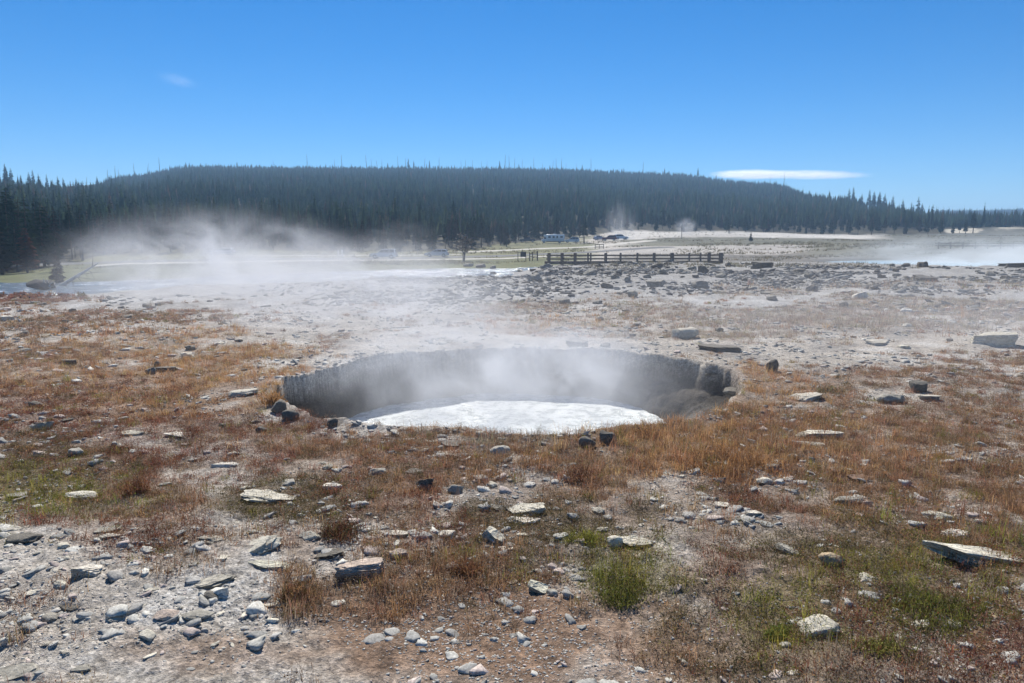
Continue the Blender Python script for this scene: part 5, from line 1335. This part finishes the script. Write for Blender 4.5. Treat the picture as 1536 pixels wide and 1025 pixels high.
# ------------------------------------------------------------------ steam, haze, cloud
def vol_mat(name, dens, lo, hi, freq, color=(.97, .97, .98), aniso=0.0, edge=1.0, base=None, seed=0.0, step=.5, stretch=(1, 1, 1)):
    m = D.materials.new(name); m.use_nodes = True; nt = m.node_tree; N = nt.nodes; L = nt.links; N.clear()
    out = N.new('ShaderNodeOutputMaterial'); pv = N.new('ShaderNodeVolumePrincipled')
    pv.inputs['Color'].default_value = (*color, 1); pv.inputs['Anisotropy'].default_value = aniso
    tc = N.new('ShaderNodeTexCoord'); ln = N.new('ShaderNodeVectorMath'); ln.operation = 'LENGTH'; L.new(tc.outputs['Object'], ln.inputs[0])
    fo = N.new('ShaderNodeMapRange'); fo.interpolation_type = 'SMOOTHSTEP'; fo.inputs[1].default_value = 1.0; fo.inputs[2].default_value = 1.0 - edge; fo.inputs[3].default_value = 0; fo.inputs[4].default_value = 1
    L.new(ln.outputs['Value'], fo.inputs[0])
    mp = N.new('ShaderNodeMapping'); mp.inputs['Scale'].default_value = tuple(freq * s for s in stretch); mp.inputs['Location'].default_value = (seed, seed * .7, seed * 1.3); L.new(tc.outputs['Object'], mp.inputs['Vector'])
    nz = N.new('ShaderNodeTexNoise'); nz.inputs['Scale'].default_value = 1; nz.inputs['Detail'].default_value = 6; nz.inputs['Roughness'].default_value = .6; nz.inputs['Distortion'].default_value = 1.0; L.new(mp.outputs[0], nz.inputs['Vector'])
    r = N.new('ShaderNodeMapRange'); r.interpolation_type = 'SMOOTHSTEP'; r.inputs[1].default_value = lo; r.inputs[2].default_value = hi; r.inputs[3].default_value = 0.06; L.new(nz.outputs['Fac'], r.inputs[0])
    a = N.new('ShaderNodeMath'); a.operation = 'MULTIPLY'; L.new(fo.outputs[0], a.inputs[0]); L.new(r.outputs[0], a.inputs[1])
    b = N.new('ShaderNodeMath'); b.operation = 'MULTIPLY'; b.inputs[1].default_value = dens; L.new(a.outputs[0], b.inputs[0])
    L.new(b.outputs[0], pv.inputs['Density']); L.new(pv.outputs[0], out.inputs['Volume'])
    m.cycles.volume_step_rate = step
    return m
def puff(name, c, rad, mat, label, cat='steam', rot=(0, 0, 0)):
    bm = bmesh.new(); bmesh.ops.create_icosphere(bm, subdivisions=3, radius=1.02)
    o = link(name, bm_mesh(name, bm), mat, None, c); o.scale = rad; o.rotation_euler = rot
    tag(o, label, cat, kind='stuff'); return o
puff('steam', (-.2, 12.7, .0), (3.9, 3.5, 1.35), vol_mat('pit_steam', 1.15, .40, .66, 2.3, seed=2, stretch=(1.3, 1, .5)), 'wisps of steam rising out of the boiling pit')
puff('steam', (-2.0, 16.5, .5), (3.4, 3.6, 1.35), vol_mat('wisp_steam', .42, .42, .68, 2.2, seed=7, stretch=(1.2, 1, .7)), 'wisp of steam blowing over the far rim of the pit')
puff('steam', (-18.5, 47, .5), (11.5, 12, 4.6), vol_mat('river_steam', .38, .44, .66, 2.9, seed=5, stretch=(1.3, 1, .55)), 'tall bank of white steam in front of the river and forest')
puff('steam', (-9.0, 33, .1), (12, 13, 2.9), vol_mat('low_steam', .25, .38, .66, 2.8, seed=9, stretch=(1.2, 1, .7)), 'low white steam drifting over the ground behind the pit')
puff('steam', (-4.5, 22.5, .0), (6.0, 6.5, 1.7), vol_mat('rim_steam', .28, .39, .66, 2.5, seed=14, stretch=(1.2, 1, .7)), 'thin steam creeping past the far left rim of the pit')
puff('steam', (-19, 124, 1.2), (11, 6, 5.5), vol_mat('car_steam', .07, .36, .7, 2.0, seed=19), 'faint grey steam rising behind the white cars')
puff('steam', (40, 276, 7), (8, 6, 13), vol_mat('plume_steam', .10, .40, .68, 1.8, seed=23, stretch=(1, 1, .5)), 'thin plume of steam above the parked cars')
puff('steam', (68, 292, 7.5), (5.5, 5, 4.5), vol_mat('vent_steam', .22, .38, .66, 1.9, seed=31), 'small white puff of steam beside the tall pole')
puff('steam', (60, 88, .1), (30, 17, 3.6), vol_mat('pool_steam', .17, .36, .70, 2.4, seed=37, stretch=(1.3, 1, .6)), 'soft white steam lying over the pale blue pool')
puff('steam', (3, 17.5, .4), (24, 15.5, 3.3), vol_mat('lifting_veil', .016, .28, .72, 2.0, seed=51, step=1.4), 'added low veil that lightens the dark tones over the near ground')  # added veil volume; its scattered sunlight lifts the dark tones
puff('steam', (11, 18, .3), (12, 10, 1.9), vol_mat('contrast_veil_steam', .06, .30, .7, 2.0, seed=41), 'added thin steam veil that lowers contrast over the dry grass right of the pit')  # thin steam added to lower the contrast of the grass here

def haze():
    bm = bmesh.new(); add_box(bm, (0, 0, 0), (1, 1, 1)); me = bm_mesh('haze', bm)
    m = D.materials.new('haze_air'); m.use_nodes = True; N = m.node_tree.nodes; N.clear()
    out = N.new('ShaderNodeOutputMaterial'); pv = N.new('ShaderNodeVolumePrincipled'); pv.inputs['Color'].default_value = (.42, .68, 1.0, 1); pv.inputs['Density'].default_value = .00034; pv.inputs['Anisotropy'].default_value = .1
    m.node_tree.links.new(pv.outputs[0], out.inputs['Volume'])
    o = link('haze', me, m); o.scale = (11000, 11000, 152); o.location = (0, 0, 152 / 2 - 4.5)
    tag(o, 'pale blue haze in the air over the whole basin', 'haze', kind='stuff')
haze()
def clouds():
    d = 7600.0
    def w(px, py): v = ray(px, py); return Vector(v) * (d / v[1]) + Vector((0, 0, CAMZ))
    for (px, py, wd, ht, dens, lo, seed, l) in [(1212, 262.5, 104, 6.0, .020, .40, 3, 'thin bright white streak of cloud above the right end of the ridge'), (1128, 262, 70, 6.5, .03, .38, 8, 'fainter upper wisp at the left end of the bright streak of cloud'), (268, 121, 26, 8, .0009, .42, 5, 'barely visible wisp of cloud high over the left hill')]:
        puff('cloud', w(px, py), (wd * d / F, 420, ht * d / F), vol_mat('cloud', dens, lo, .64, 3.2, seed=seed, color=(1, 1, 1), aniso=.55, stretch=(2.4, 1, 1.1), edge=1.0, step=.6), l, 'cloud', (0, math.radians(1.2), 0))
clouds()

# ------------------------------------------------------------------ light
SUN_EL, SUN_AZ = math.radians(43), math.radians(-8)     # azimuth from +Y, negative to the left
w = D.worlds.new('World'); S.world = w; w.use_nodes = True; N = w.node_tree.nodes; L = w.node_tree.links
bg = N['Background']; sk = N.new('ShaderNodeTexSky'); sk.sky_type = 'NISHITA'; sk.sun_disc = False
sk.sun_elevation = SUN_EL; sk.sun_rotation = SUN_AZ; sk.altitude = 2300; sk.air_density = 1.0; sk.dust_density = .15; sk.ozone_density = 3.0
hs = N.new('ShaderNodeHueSaturation'); hs.inputs['Saturation'].default_value = 1.42; L.new(sk.outputs[0], hs.inputs['Color'])
tn = N.new('ShaderNodeVectorMath'); tn.operation = 'MULTIPLY'; tn.inputs[1].default_value = (.90, .955, 1.02); L.new(hs.outputs[0], tn.inputs[0]); L.new(tn.outputs[0], bg.inputs['Color']); bg.inputs['Strength'].default_value = .072
sd = D.lights.new('sun', 'SUN'); sd.energy = 4.8; sd.angle = math.radians(.53); sd.color = (1, .95, .87)
so = D.objects.new('sun', sd); COL.objects.link(so)
dirv = Vector((math.sin(SUN_AZ) * math.cos(SUN_EL), math.cos(SUN_AZ) * math.cos(SUN_EL), math.sin(SUN_EL)))
so.rotation_euler = dirv.to_track_quat('Z', 'Y').to_euler(); so.location = (-30, 60, 60)

S.view_settings.view_transform = 'Standard'; S.view_settings.look = 'None'; S.view_settings.exposure = 0.6; S.view_settings.gamma = 1.0
c = S.cycles
c.use_denoising = True
try: c.denoiser = 'OPENIMAGEDENOISE'; c.denoising_input_passes = 'RGB_ALBEDO_NORMAL'
except Exception: pass
c.max_bounces = 6; c.diffuse_bounces = 3; c.glossy_bounces = 2; c.transmission_bounces = 4; c.volume_bounces = 2; c.transparent_max_bounces = 8
c.use_adaptive_sampling = True; c.adaptive_threshold = .02; c.sample_clamp_indirect = 6; c.caustics_reflective = False; c.caustics_refractive = False
c.volume_max_steps = 256
